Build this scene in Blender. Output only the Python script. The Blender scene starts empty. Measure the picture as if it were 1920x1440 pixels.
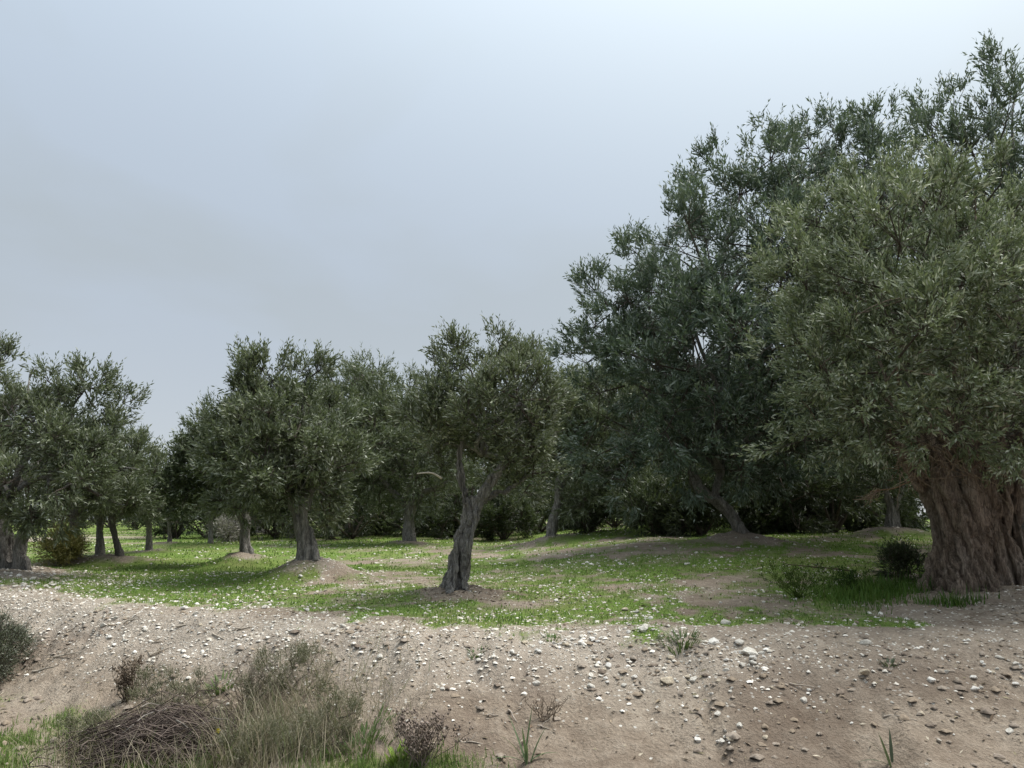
import bpy, math, random
import numpy as np
from mathutils import Vector

# ------------------------------------------------------------------ camera, sky, sun, exposure
sc = bpy.context.scene
C = sc.collection
FPX, PITCH, EYE = 1423.0, math.radians(10.16), 0.95      # focal length in photo pixels, tilt, eye height over the grove floor
cam_d = bpy.data.cameras.new('camera'); cam = bpy.data.objects.new('camera', cam_d); C.objects.link(cam)
cam_d.sensor_width = 36.0; cam_d.lens = 36.0 * FPX / 1920.0
cam_d.clip_start = 0.05; cam_d.clip_end = 3000
cam.location = (0, 0, EYE); cam.rotation_euler = (math.pi / 2 + PITCH, 0, 0)
sc.camera = cam

EXPOSURE = 1.75
SUN_AZ, SUN_EL = math.radians(68), math.radians(64)      # sun behind thin cloud, ahead of the camera and to its right
sun_dir = (math.sin(SUN_AZ) * math.cos(SUN_EL), math.cos(SUN_AZ) * math.cos(SUN_EL), math.sin(SUN_EL))
w = bpy.data.worlds.new('World'); sc.world = w; w.use_nodes = True
nt = w.node_tree; nt.nodes.clear()
def wn(t, **k):
    n = nt.nodes.new(t)
    for a, b in k.items(): setattr(n, a, b)
    return n
L = nt.links.new
out = wn('ShaderNodeOutputWorld')
sky = wn('ShaderNodeTexSky', sky_type='NISHITA', sun_disc=False, sun_elevation=SUN_EL, sun_rotation=SUN_AZ)
bg1 = wn('ShaderNodeBackground'); bg1.inputs[1].default_value = 0.07; L(sky.outputs[0], bg1.inputs[0])
tc = wn('ShaderNodeTexCoord')
sep = wn('ShaderNodeSeparateXYZ'); L(tc.outputs['Generated'], sep.inputs[0])
def m(op, a, b=None, c=None):
    n = wn('ShaderNodeMath', operation=op)
    for i, v in enumerate((a, b, c)):
        if v is None: continue
        if isinstance(v, (int, float)): n.inputs[i].default_value = v
        else: L(v, n.inputs[i])
    return n.outputs[0]
den = m('ADD', m('ABSOLUTE', sep.outputs[2]), 0.25)      # cloud deck seen in perspective
cv = wn('ShaderNodeCombineXYZ'); L(m('DIVIDE', sep.outputs[0], den), cv.inputs[0]); L(m('DIVIDE', sep.outputs[1], den), cv.inputs[1])
cv.inputs[2].default_value = 0.3
nz = wn('ShaderNodeTexNoise'); nz.inputs['Scale'].default_value = 1.15; nz.inputs['Detail'].default_value = 5
nz.inputs['Roughness'].default_value = 0.47; nz.inputs['Distortion'].default_value = 0.3; L(cv.outputs[0], nz.inputs['Vector'])
ramp = wn('ShaderNodeValToRGB'); L(nz.outputs[0], ramp.inputs[0])
e = ramp.color_ramp.elements
e[0].position = 0.41; e[0].color = (0.355, 0.41, 0.448, 1)
e[1].position = 0.54; e[1].color = (0.385, 0.455, 0.535, 1)
dt = wn('ShaderNodeVectorMath', operation='DOT_PRODUCT'); L(tc.outputs['Generated'], dt.inputs[0]); dt.inputs[1].default_value = sun_dir
glow = m('MULTIPLY', m('POWER', m('MAXIMUM', dt.outputs['Value'], 0.0), 3.6), 1.0)
hor = m('POWER', m('SUBTRACT', 1.0, m('MINIMUM', m('ABSOLUTE', sep.outputs[2]), 1.0)), 3.0)
mixh = wn('ShaderNodeMix', data_type='RGBA'); L(m('MULTIPLY', hor, 0.85), mixh.inputs['Factor'])
L(ramp.outputs[0], mixh.inputs[6]); mixh.inputs[7].default_value = (0.625, 0.65, 0.675, 1)
mixg = wn('ShaderNodeMix', data_type='RGBA'); L(glow, mixg.inputs['Factor'])
L(mixh.outputs[2], mixg.inputs[6]); mixg.inputs[7].default_value = (0.94, 1.015, 1.01, 1)
bg2 = wn('ShaderNodeBackground'); L(mixg.outputs[2], bg2.inputs[0])
zen = m('POWER', m('MAXIMUM', sep.outputs[2], 0.0), 2.5)  # an overcast sky brightens towards the zenith
L(m('MULTIPLY', m('ADD', m('MULTIPLY', zen, 1.9), 1.0), 2 ** -EXPOSURE), bg2.inputs[1])
mx = wn('ShaderNodeMixShader'); mx.inputs[0].default_value = 0.93
L(bg1.outputs[0], mx.inputs[1]); L(bg2.outputs[0], mx.inputs[2]); L(mx.outputs[0], out.inputs[0])

sd = bpy.data.lights.new('sun', 'SUN'); sun = bpy.data.objects.new('sun', sd); C.objects.link(sun)
sd.energy = 1.5; sd.angle = math.radians(32); sd.color = (1.0, 0.96, 0.9)
sun.rotation_euler = Vector(sun_dir).to_track_quat('Z', 'Y').to_euler()
vs = sc.view_settings
vs.view_transform = 'Standard'; vs.look = 'None'; vs.exposure = EXPOSURE; vs.gamma = 1.0; vs.use_curve_mapping = False

# ------------------------------------------------------------------ numeric helpers
rng = np.random.default_rng(11); random.seed(11)
def S(t): t = np.clip(t, 0, 1); return t * t * (3 - 2 * t)
def _h(i, j, k, s):
    n = (i.astype(np.int64) * 374761393 + j.astype(np.int64) * 668265263 + k.astype(np.int64) * 2147483647 + s * 144665) & 0xffffffff
    n = ((n ^ (n >> 13)) * 1274126177) & 0xffffffff
    return ((n ^ (n >> 16)) & 0xffff) / 65535.0
def vn(x, y, z=0.0, s=0):
    x, y, z = np.broadcast_arrays(np.asarray(x, float), np.asarray(y, float), np.asarray(z, float))
    i, j, k = np.floor(x), np.floor(y), np.floor(z)
    u, v, t = x - i, y - j, z - k
    u, v, t = u * u * (3 - 2 * u), v * v * (3 - 2 * v), t * t * (3 - 2 * t)
    r = 0
    for a in (0, 1):
        for b in (0, 1):
            for c in (0, 1):
                r = r + _h(i + a, j + b, k + c, s) * (u if a else 1 - u) * (v if b else 1 - v) * (t if c else 1 - t)
    return r
def fbm(x, y, z=0.0, o=4, s=0):
    r, a, f, n = 0, 1.0, 1.0, 0
    for q in range(o):
        r = r + a * vn(x * f, y * f, z * f, s + q * 7); n += a; a *= 0.5; f *= 2.03
    return r / n
def nrm(a): return a / (np.linalg.norm(a, axis=-1, keepdims=True) + 1e-9)

# ------------------------------------------------------------------ terrain as a function
def crest(x):                                            # plan line where the bank meets the grove floor
    x = np.asarray(x, float)
    return 6.75 + 0.52 * np.clip(-0.6 - x, 0, 9) - 0.02 * np.clip(x, 0, 20) + 0.5 * (fbm(x * .6, 3.3, s=4) - .5)
def base_h(x, y):
    x = np.asarray(x, float); y = np.asarray(y, float)
    s = np.clip(y - 8, 0, None)
    z = .85 * (1 - np.exp(-.016 * s / .85)) + .44 * S((x + 1.2) / 5.2) * S((y - 7) / 8)
    d = crest(x) - y
    wd = np.where(x < -1, 2.0, 2.3)
    z = z - (.68 + .1 * S((-1 - x) / 2)) * S((d + .35) / wd) * np.where(d > -.4, 1, 0)
    z = z + .14 * (fbm(x * .22, y * .22, s=31, o=2) - .5) * S((y - 7) / 4)
    return z
MOUNDS = []                                              # x, y, height, radius
def mound_f(x, y):
    r = np.zeros(np.broadcast(x, y).shape); z = r.copy()
    wob = 1 + .8 * (vn(x * 2.2, y * 2.2, s=9) - .5)
    for (a, b, h, q) in MOUNDS:
        d2 = ((x - a) ** 2 + (y - b) ** 2) / (q * q)
        g = np.exp(-d2 * wob)
        z = z + h * g; r = np.maximum(r, g)
    return z, r
def height(x, y):
    x = np.asarray(x, float); y = np.asarray(y, float)
    mz, mr = mound_f(x, y)
    rough = .06 * (fbm(x * 1.6, y * 1.6, s=3) - .5) + .030 * (fbm(x * 6, y * 6, s=5, o=3) - .5) + .16 * mr * (fbm(x * 3.4, y * 3.4, s=8, o=4) - .5)
    near = np.clip(crest(x) - y + .6, 0, 1)
    rough = rough + near * (.13 * (fbm(x * 2.2, y * 2.2, s=13, o=5) - .5) + .02 * (vn(x * 14, y * 14, s=2) - .5) - .06 * np.clip(1 - np.abs(2 * fbm(x * 2.4 + .6 * vn(x, y, s=61), y * .7, s=62, o=2) - 1) * 6, 0, 1))
    return base_h(x, y) + mz + rough

CP, SP = math.cos(PITCH), math.sin(PITCH)
def ray(px, py):
    u = (px - 960) / FPX; v = (720 - py) / FPX
    return np.array([u, CP - v * SP, SP + v * CP])
def at(px, py, Y):                                       # point seen at a pixel, Y metres ahead
    d = ray(px, py); k = Y / d[1]
    return np.array([d[0] * k, Y, EYE + d[2] * k])
def hit(px, py, lift=0.0, fn=None):                      # where a pixel's ray meets the ground (raised by lift)
    d = ray(px, py); fn = fn or base_h; lo, hi, n = 3.5, 60.0, 70
    for step in range(3):                                # coarse march, then two refinements
        q = np.linspace(lo, hi, n) if step else np.geomspace(lo, hi, n)
        below = EYE + d[2] * q / d[1] <= fn(d[0] * q / d[1], q) + lift
        if not below.any(): return 60.0
        k = int(below.argmax()); lo, hi, n = q[max(k - 1, 0)], q[k], 10
    return float(hi)

# ------------------------------------------------------------------ mesh helpers
def mesh_np(name, V, F, mats, parent=None, tint=None, midx=None, smooth=False, loc=None):
    """one mesh object from arrays; F is a list of (n, k) index arrays"""
    me = bpy.data.meshes.new(name)
    F = [f for f in F if len(f)]
    V = np.asarray(V, np.float32)
    if loc is not None: V = V - np.asarray(loc, np.float32)
    me.vertices.add(len(V)); me.vertices.foreach_set('co', V.ravel())
    li = np.concatenate([f.ravel() for f in F]).astype(np.int32)
    tot = np.concatenate([np.full(len(f), f.shape[1], np.int32) for f in F])
    st = np.concatenate([[0], np.cumsum(tot)[:-1]]).astype(np.int32)
    me.loops.add(len(li)); me.loops.foreach_set('vertex_index', li)
    me.polygons.add(len(tot)); me.polygons.foreach_set('loop_start', st)
    if smooth: me.polygons.foreach_set('use_smooth', np.ones(len(tot), bool))
    if midx is not None: me.polygons.foreach_set('material_index', np.asarray(midx, np.int32))
    for mt in (mats if isinstance(mats, (list, tuple)) else [mats]): me.materials.append(mt)
    me.update(calc_edges=True)
    if tint is not None:
        a = me.attributes.new('tint', 'FLOAT_COLOR', 'POINT')
        a.data.foreach_set('color', np.concatenate([tint, np.ones((len(tint), 1))], 1).astype(np.float32).ravel())
    o = bpy.data.objects.new(name, me); C.objects.link(o)
    if parent is not None: o.parent = parent
    return o
def tag(o, label=None, cat=None, group=None, kind=None):
    if label: o['label'] = label
    if cat: o['category'] = cat
    if group: o['group'] = group
    if kind: o['kind'] = kind
    return o
def empty(name, loc):
    o = bpy.data.objects.new(name, None); C.objects.link(o); o.location = [float(v) for v in loc]
    o.empty_display_size = .2
    return o
def tube(P, R, n=6, cap=True):
    """closed tapered tube along points P"""
    P = np.asarray(P, float); R = np.asarray(R, float)
    T = nrm(np.gradient(P, axis=0)); a = np.array([0, 0, 1.]) if abs(T[0][2]) < .9 else np.array([1., 0, 0])
    V = []; u = nrm(np.cross(T[0], a))
    for i in range(len(P)):
        u = nrm(u - T[i] * np.dot(u, T[i])); v = np.cross(T[i], u)
        th = np.arange(n) * 2 * np.pi / n
        V.append(P[i] + R[i] * (np.cos(th)[:, None] * u + np.sin(th)[:, None] * v))
    V = np.concatenate(V); F = []; k = len(P)
    i, j = np.meshgrid(np.arange(k - 1), np.arange(n), indexing='ij')
    i = i.ravel(); j = j.ravel(); j2 = (j + 1) % n
    Q = np.stack([i * n + j, i * n + j2, (i + 1) * n + j2, (i + 1) * n + j], 1)
    Tr = np.zeros((0, 3), int)
    if cap:
        V = np.concatenate([V, P[:1], P[-1:]]); c0, c1 = len(V) - 2, len(V) - 1
        jj = np.arange(n); j2 = (jj + 1) % n
        Tr = np.concatenate([np.stack([np.full(n, c0), j2, jj], 1), np.stack([np.full(n, c1), (k - 1) * n + jj, (k - 1) * n + j2], 1)])
    return V, Q, Tr
class MB:
    def __init__(s): s.V = []; s.Q = []; s.T = []; s.n = 0; s.c = []
    def add(s, V, Q=None, T=None, col=None):
        if Q is not None and len(Q): s.Q.append(Q + s.n)
        if T is not None and len(T): s.T.append(T + s.n)
        s.V.append(V); s.n += len(V)
        if col is not None: s.c.append(np.broadcast_to(np.asarray(col, float), (len(V), 3)))
    def build(s, name, mat, parent=None, smooth=True, loc=None):
        F = ([np.concatenate(s.Q)] if s.Q else []) + ([np.concatenate(s.T)] if s.T else [])
        return mesh_np(name, np.concatenate(s.V), F, mat, parent, np.concatenate(s.c) if s.c else None, smooth=smooth, loc=loc)
def bez(pts, n):
    """smooth resample of a polyline with attached values (columns)"""
    P = np.asarray(pts, float); t = np.linspace(0, len(P) - 1, n); i = np.clip(t.astype(int), 0, len(P) - 2); f = (t - i)[:, None]
    p0 = P[np.clip(i - 1, 0, len(P) - 1)]; p1 = P[i]; p2 = P[i + 1]; p3 = P[np.clip(i + 2, 0, len(P) - 1)]
    return .5 * (2 * p1 + (p2 - p0) * f + (2 * p0 - 5 * p1 + 4 * p2 - p3) * f ** 2 + (3 * p1 - p0 - 3 * p2 + p3) * f ** 3)

# ------------------------------------------------------------------ materials
def material(name):
    mt = bpy.data.materials.new(name); mt.use_nodes = True
    return mt, mt.node_tree, mt.node_tree.nodes['Principled BSDF']
def noise(t, scale, detail=4, rough=.55, vec=None):
    n = t.nodes.new('ShaderNodeTexNoise'); n.inputs['Scale'].default_value = scale; n.inputs['Detail'].default_value = detail
    n.inputs['Roughness'].default_value = rough
    if vec is not None: t.links.new(vec, n.inputs['Vector'])
    return n.outputs[0]
def rampn(t, fac, stops):
    r = t.nodes.new('ShaderNodeValToRGB'); t.links.new(fac, r.inputs[0]); el = r.color_ramp.elements
    while len(el) < len(stops): el.new(.5)
    for q, (p, c) in zip(el, stops): q.position = p; q.color = (*c, 1) if len(c) == 3 else c
    return r.outputs[0]
def mixc(t, fac, a, b, mode='MIX'):
    n = t.nodes.new('ShaderNodeMix'); n.data_type = 'RGBA'; n.blend_type = mode
    for sock, v in ((n.inputs['Factor'], fac), (n.inputs[6], a), (n.inputs[7], b)):
        if isinstance(v, (int, float)): sock.default_value = v
        elif isinstance(v, tuple): sock.default_value = (*v, 1)
        else: t.links.new(v, sock)
    return n.outputs[2]
def bumpn(t, h, strength, dist=.02):
    b = t.nodes.new('ShaderNodeBump'); b.inputs['Strength'].default_value = strength; b.inputs['Distance'].default_value = dist
    t.links.new(h, b.inputs['Height']); return b.outputs[0]
def attr(t, name='tint'):
    a = t.nodes.new('ShaderNodeAttribute'); a.attribute_name = name; return a
def objco(t, scale=(1, 1, 1)):
    a = t.nodes.new('ShaderNodeTexCoord'); mp = t.nodes.new('ShaderNodeMapping'); mp.inputs['Scale'].default_value = scale
    t.links.new(a.outputs['Object'], mp.inputs[0]); return mp.outputs[0]

def leaf_material(name, trans=.22, rough=.5, spec=.35):
    mt, t, b = material(name)
    a = attr(t); t.links.new(a.outputs['Color'], b.inputs['Base Color'])
    b.inputs['Roughness'].default_value = rough; b.inputs['Specular IOR Level'].default_value = spec
    tr = t.nodes.new('ShaderNodeBsdfTranslucent'); t.links.new(mixc(t, .5, a.outputs['Color'], (.14, .19, .06)), tr.inputs[0])
    mxs = t.nodes.new('ShaderNodeMixShader'); mxs.inputs[0].default_value = trans
    t.links.new(b.outputs[0], mxs.inputs[1]); t.links.new(tr.outputs[0], mxs.inputs[2])
    t.links.new(mxs.outputs[0], t.nodes['Material Output'].inputs[0]); return mt
LEAF = leaf_material('olive_leaf')
GRASS = leaf_material('grass_blade', .3, .55, .25)
def bark_material(name, cols, sc_=1.0):
    mt, t, b = material(name)
    v = objco(t, (9 * sc_, 9 * sc_, 2.2 * sc_)); n1 = noise(t, 1.6, 8, .65, v); n2 = noise(t, 7, 6, .7, v)
    v3 = objco(t); n3 = noise(t, 1.7, 3, .5, v3)
    c = rampn(t, n1, [(.28, cols[0]), (.5, cols[1]), (.72, cols[2])])
    c = mixc(t, .55, c, rampn(t, n2, [(.3, cols[0]), (.68, cols[2])]))
    c = mixc(t, rampn(t, n3, [(.48, (0, 0, 0)), (.68, (.6, .6, .6))]), c, cols[3])
    vc = objco(t, (26 * sc_, 26 * sc_, 3.4 * sc_)); n4 = noise(t, 1.0, 4, .6, vc)
    crack = rampn(t, n4, [(.44, (0, 0, 0)), (.49, (1, 1, 1)), (.53, (1, 1, 1)), (.58, (0, 0, 0))])
    c = mixc(t, mixc(t, 1.0, crack, (.5, .5, .5), 'MULTIPLY'), c, tuple(v_ * .7 for v_ in cols[0]))
    t.links.new(c, b.inputs['Base Color']); b.inputs['Roughness'].default_value = .9; b.inputs['Specular IOR Level'].default_value = .15
    ad = t.nodes.new('ShaderNodeMath'); ad.operation = 'ADD'; t.links.new(n1, ad.inputs[0]); t.links.new(n2, ad.inputs[1])
    t.links.new(bumpn(t, ad.outputs[0], 1.0, .06), b.inputs['Normal']); return mt
BARK = bark_material('grey_olive_bark', [(.09, .08, .072), (.29, .27, .245), (.49, .465, .435), (.35, .34, .315)])
BARKB = bark_material('brown_olive_bark', [(.095, .066, .05), (.35, .262, .20), (.54, .44, .355), (.36, .31, .265)])
TWIG = bark_material('twig_bark', [(.06, .045, .035), (.13, .105, .085), (.22, .19, .16), (.13, .11, .09)])
def tint_material(name, rough=.85, bump=.4, scale=30):
    mt, t, b = material(name); a = attr(t)
    n = noise(t, scale, 5, .6, objco(t))
    c = mixc(t, 1.0, a.outputs['Color'], rampn(t, n, [(.25, (.62, .6, .58)), (.7, (1.12, 1.12, 1.12))]), 'MULTIPLY')
    t.links.new(c, b.inputs['Base Color']); b.inputs['Roughness'].default_value = rough; b.inputs['Specular IOR Level'].default_value = .2
    t.links.new(bumpn(t, n, bump, .01), b.inputs['Normal']); return mt
DRY = tint_material('dry_stalk')
GRAVEL = tint_material('gravel_stone', .9, .3, 60)
def stone_material(name, c0, c1):
    mt, t, b = material(name); v = objco(t)
    n = noise(t, 2.2, 6, .6, v); n2 = noise(t, 9, 5, .65, v)
    c = mixc(t, .4, rampn(t, n, [(.3, c0), (.65, c1)]), rampn(t, n2, [(.25, c0), (.6, c1)]))
    t.links.new(c, b.inputs['Base Color']); b.inputs['Roughness'].default_value = .92; b.inputs['Specular IOR Level'].default_value = .15
    t.links.new(bumpn(t, n2, .6, .04), b.inputs['Normal']); return mt
STONES = [stone_material('pale_limestone', (.42, .385, .325), (.70, .665, .60)), stone_material('white_limestone', (.52, .49, .44), (.80, .77, .72)),
          stone_material('tan_limestone', (.33, .28, .20), (.58, .50, .39))]

# ground: soil, stony crumbs and turf by a painted cover attribute, fine breakup by noise
mt, t, b = material('grove_soil'); GROUND = mt
a = attr(t, 'tint'); sepc = t.nodes.new('ShaderNodeSeparateColor'); t.links.new(a.outputs['Color'], sepc.inputs[0])
v = objco(t); nA = noise(t, .9, 6, .6, v); nB = noise(t, 6, 7, .65, v); nC = noise(t, 38, 5, .65, v)
soil = rampn(t, nA, [(.3, (.18, .138, .105)), (.5, (.285, .232, .18)), (.72, (.385, .333, .272))])
soil = mixc(t, .45, soil, rampn(t, nB, [(.32, (.14, .105, .08)), (.55, (.275, .226, .178)), (.75, (.41, .36, .30))]))
soil = mixc(t, 1.0, soil, rampn(t, nC, [(.3, (.72, .7, .68)), (.66, (1.12, 1.12, 1.12))]), 'MULTIPLY')
vo = t.nodes.new('ShaderNodeTexVoronoi'); vo.inputs['Scale'].default_value = 30; t.links.new(v, vo.inputs['Vector'])
vsep = t.nodes.new('ShaderNodeSeparateColor'); t.links.new(vo.outputs['Color'], vsep.inputs[0])
def tm(op, x, y):
    n = t.nodes.new('ShaderNodeMath'); n.operation = op
    for q, val in enumerate((x, y)):
        if isinstance(val, (int, float)): n.inputs[q].default_value = val
        else: t.links.new(val, n.inputs[q])
    return n.outputs[0]
chip = tm('MULTIPLY', tm('LESS_THAN', vo.outputs['Distance'], .36), tm('LESS_THAN', vsep.outputs[0], tm('ADD', tm('MULTIPLY', sepc.outputs[1], .42), -.03)))
soil = mixc(t, chip, soil, mixc(t, vsep.outputs[1], (.36, .32, .27), (.60, .57, .52)))
soil = mixc(t, tm('MULTIPLY', tm('MAXIMUM', tm('SUBTRACT', sepc.outputs[1], .3), 0.0), .6), soil, mixc(t, nC, (.34, .29, .235), (.58, .53, .465)))
turf = rampn(t, nB, [(.3, (.085, .12, .03)), (.5, (.13, .20, .04)), (.7, (.18, .25, .07))])
turf = mixc(t, rampn(t, nA, [(.42, (0, 0, 0)), (.7, (.55, .55, .55))]), turf, (.19, .18, .08))
gf = tm('ADD', sepc.outputs[0], tm('MULTIPLY', tm('SUBTRACT', nC, .5), 1.5))
gmask = rampn(t, gf, [(.22, (0, 0, 0)), (.72, (1, 1, 1))])
col = mixc(t, gmask, soil, turf)
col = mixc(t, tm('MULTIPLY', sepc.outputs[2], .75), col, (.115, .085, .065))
t.links.new(col, b.inputs['Base Color']); b.inputs['Roughness'].default_value = .95; b.inputs['Specular IOR Level'].default_value = .1
hh = tm('ADD', tm('MULTIPLY', nB, .8), tm('ADD', tm('MULTIPLY', nC, .4), tm('MULTIPLY', chip, .25)))
t.links.new(bumpn(t, hh, 1.0, .08), b.inputs['Normal'])

# ------------------------------------------------------------------ tree placement (pixel of the trunk foot -> point on the ground)
def place(px, py, lift, rad, Y=None):
    Y = Y or hit(px, py, lift); p = at(px, py, Y)
    MOUNDS.append((p[0], p[1], lift, rad)); return p
PF = place(1835, 1096, .10, .9)
MOUNDS.append((PF[0] + .55, PF[1] - 1.15, .17, 1.25))
PM = place(855, 1102, .13, .55)
PH = place(578, 1046, .30, .62)
PI_ = place(462, 1036, .24, .62)
PL = place(22, 1064, .16, 1.0)
PB = place(1392, 1024, .20, .75, 14.6)
PE = place(1035, 1003, .20, .9)
PG = place(766, 1012, .15, .8)
PC = place(1915, 1020, .10, 1.0, 12.6)
PD = place(1664, 985, .25, .8, 17.5)
ROW = [  # foot px, foot py, crown top px, prototype, label
 (140, 1048, 800, 0, 'olive tree with pale straight trunk beside the yellowish bush', 'olives in the far rows'),
 (187, 1041, 850, 1, 'olive with dark short trunk between two paler trunks behind the forked olive', 'olives in the far rows'),
 (223, 1046, 880, 2, 'low olive with thick dark trunk at the edge of the bright grass alley', 'olives in the far rows'),
 (279, 1029, 888, 1, 'leaning thin olive trunk on the bright grass alley', 'olives in the far rows'),
 (318, 1015, 925, 2, 'small round olive at the end of the grass alley', 'olives in the far rows'),
 (395, 1016, 905, 0, 'small grey olive behind the olive with the low horizontal limb', 'olives in the far rows'),
 (545, 1006, 850, 1, 'olive half hidden behind the trunk of the broad mounded olive', 'olives in the far rows'),
 (655, 1001, 800, 2, 'slim forked olive behind the open grass between two mounds', 'olives in the far rows')]
rowp = []
for r in ROW:
    Y = hit(r[0], r[1], .1); p = at(r[0], r[1], Y); MOUNDS.append((p[0], p[1], .10, .6)); rowp.append((p, Y))
for n_, p in dict(F=PF, M=PM, H=PH, I=PI_, L=PL, B=PB, E=PE, G=PG, C=PC, D=PD).items(): print('tree', n_, np.round(p, 2))
for p, Y in rowp: print('row', np.round(p, 2))
DEEP = []   # background wood: placed in world metres, rows beyond the grove
for k in range(13):
    DEEP.append((-12 + k * 4.1 + random.uniform(-1, 1), 36 + random.uniform(-3, 4) + (4 if k % 2 else 0), random.uniform(5.2, 7.0)))
for k in range(7):
    DEEP.append((4.5 + k * 2.7 + random.uniform(-.6, .6), 23 + random.uniform(-1.2, 3), random.uniform(4.2, 5.4)))
for k in range(9):
    DEEP.append((-52 + k * 5.0 + random.uniform(-1, 1), 62 + random.uniform(-5, 8), random.uniform(3.2, 4.4)))

PALE = at(75, 1012, hit(75, 1012)); TOE = at(1630, 1118, hit(1630, 1118)); FOOT = at(1775, 1142, hit(1775, 1142))
# ------------------------------------------------------------------ cover: turf, stoniness, dark crumbled earth
def cover(x, y):
    c = crest(x); d = y - c
    mz, mr = mound_f(x, y)
    p = fbm(x * .45, y * .45, s=21); q = fbm(x * 1.6, y * 1.6, s=22); f = fbm(x * 4.5, y * 4.5, s=23, o=3)
    grove = S((d - .1 + 1.6 * (q - .5) + .9 * (f - .5)) / .9)
    alley = np.exp(-((x + .42 * y) / 1.5) ** 2) * S((y - 8.5) / 2)
    streak = np.exp(-((y - 11.0 - .1 * x) / .55) ** 2) * S((x - .8) / 1.5) * (1 - S((x - 4.6) / .8))
    toe = np.exp(-(((x - TOE[0]) / .6) ** 2 + ((y - TOE[1]) / .55) ** 2))
    g = grove * (.46 + 1.6 * (p - .45) + 1.2 * (q - .5) + 1.5 * (f - .5)) + .55 * alley + .5 * streak * grove + .6 * toe
    g = g + .25 * S((y - 14) / 8)
    g = g - 1.0 * np.clip(mr * 1.2 - .2, 0, 1) * (1 - .5 * toe)
    bare = np.exp(-(((x - PF[0] - .3) / 1.5) ** 2 + ((y - PF[1] + 1.1) / .75) ** 2))
    g = g - .9 * bare - 1.2 * S((x - 3.4 - .5 * (q - .5)) / .9) * S((PF[1] - .35 - y + .8 * (f - .5)) / .5) * (1 - .9 * toe)
    far_pale = np.exp(-(((x - PALE[0]) / 2.6) ** 2 + ((y - PALE[1]) / 3.0) ** 2)); g = g - 1.1 * far_pale
    ditch = S((c - y - 1.0) / .5) * S((-1.2 - x) / .8)
    g = g + ditch * (.45 + 1.6 * (q - .48))
    g = g + S((c - y - 1.3) / .3) * np.exp(-((x + .75) / .55) ** 2) * .9
    stone = .20 + .85 * np.exp(-((d + .15) / .6) ** 2) * (1 - .6 * S((x - .8) / 2.5)) * (.6 + .8 * q) + .36 * grove * S((q - .40) * 5) + .6 * mr * S((f - .3) * 3)
    stone = stone + .5 * np.exp(-(((x + 5.9) / 1.4) ** 2 + ((y - 11.5) / 1.8) ** 2))
    stone = stone + .7 * far_pale
    stone = stone * (1 - .6 * ditch) * (1 - .6 * S((-d - .7) / .8))
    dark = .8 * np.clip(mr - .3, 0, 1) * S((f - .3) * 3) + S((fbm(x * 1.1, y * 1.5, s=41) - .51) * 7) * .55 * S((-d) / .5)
    return np.clip(g, 0, 1), np.clip(stone, 0, 1), np.clip(dark, 0, 1)

# ------------------------------------------------------------------ ground sheet, one grid out to the horizon
def axis(lo, hi, step, far, grow=1.09):
    a = list(np.arange(lo, hi, step)); s = step
    while a[-1] < far: s *= grow; a.append(a[-1] + s)
    s = step; b = [a[0]]
    while b[-1] > -far: s *= grow; b.append(b[-1] - s)
    return np.array(b[::-1] + a[1:])
gx = axis(-7.5, 7.5, .052, 900); gy = axis(4.6, 10.2, .05, 1400, 1.06)
gy = gy[gy > -60]
GX, GY = np.meshgrid(gx, gy); xx, yy = GX.ravel(), GY.ravel()
zz = height(xx, yy)
g_, s_, d_ = cover(xx, yy)
nx, ny = len(gx), len(gy)
i, j = np.meshgrid(np.arange(nx - 1), np.arange(ny - 1)); i = i.ravel(); j = j.ravel()
Q = np.stack([j * nx + i, j * nx + i + 1, (j + 1) * nx + i + 1, (j + 1) * nx + i], 1)
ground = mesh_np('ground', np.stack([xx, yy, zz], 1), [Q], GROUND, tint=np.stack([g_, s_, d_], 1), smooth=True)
tag(ground, 'earth bank and stony turf floor of the olive grove', 'ground', kind='structure')
print('ground', nx, ny)

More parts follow.
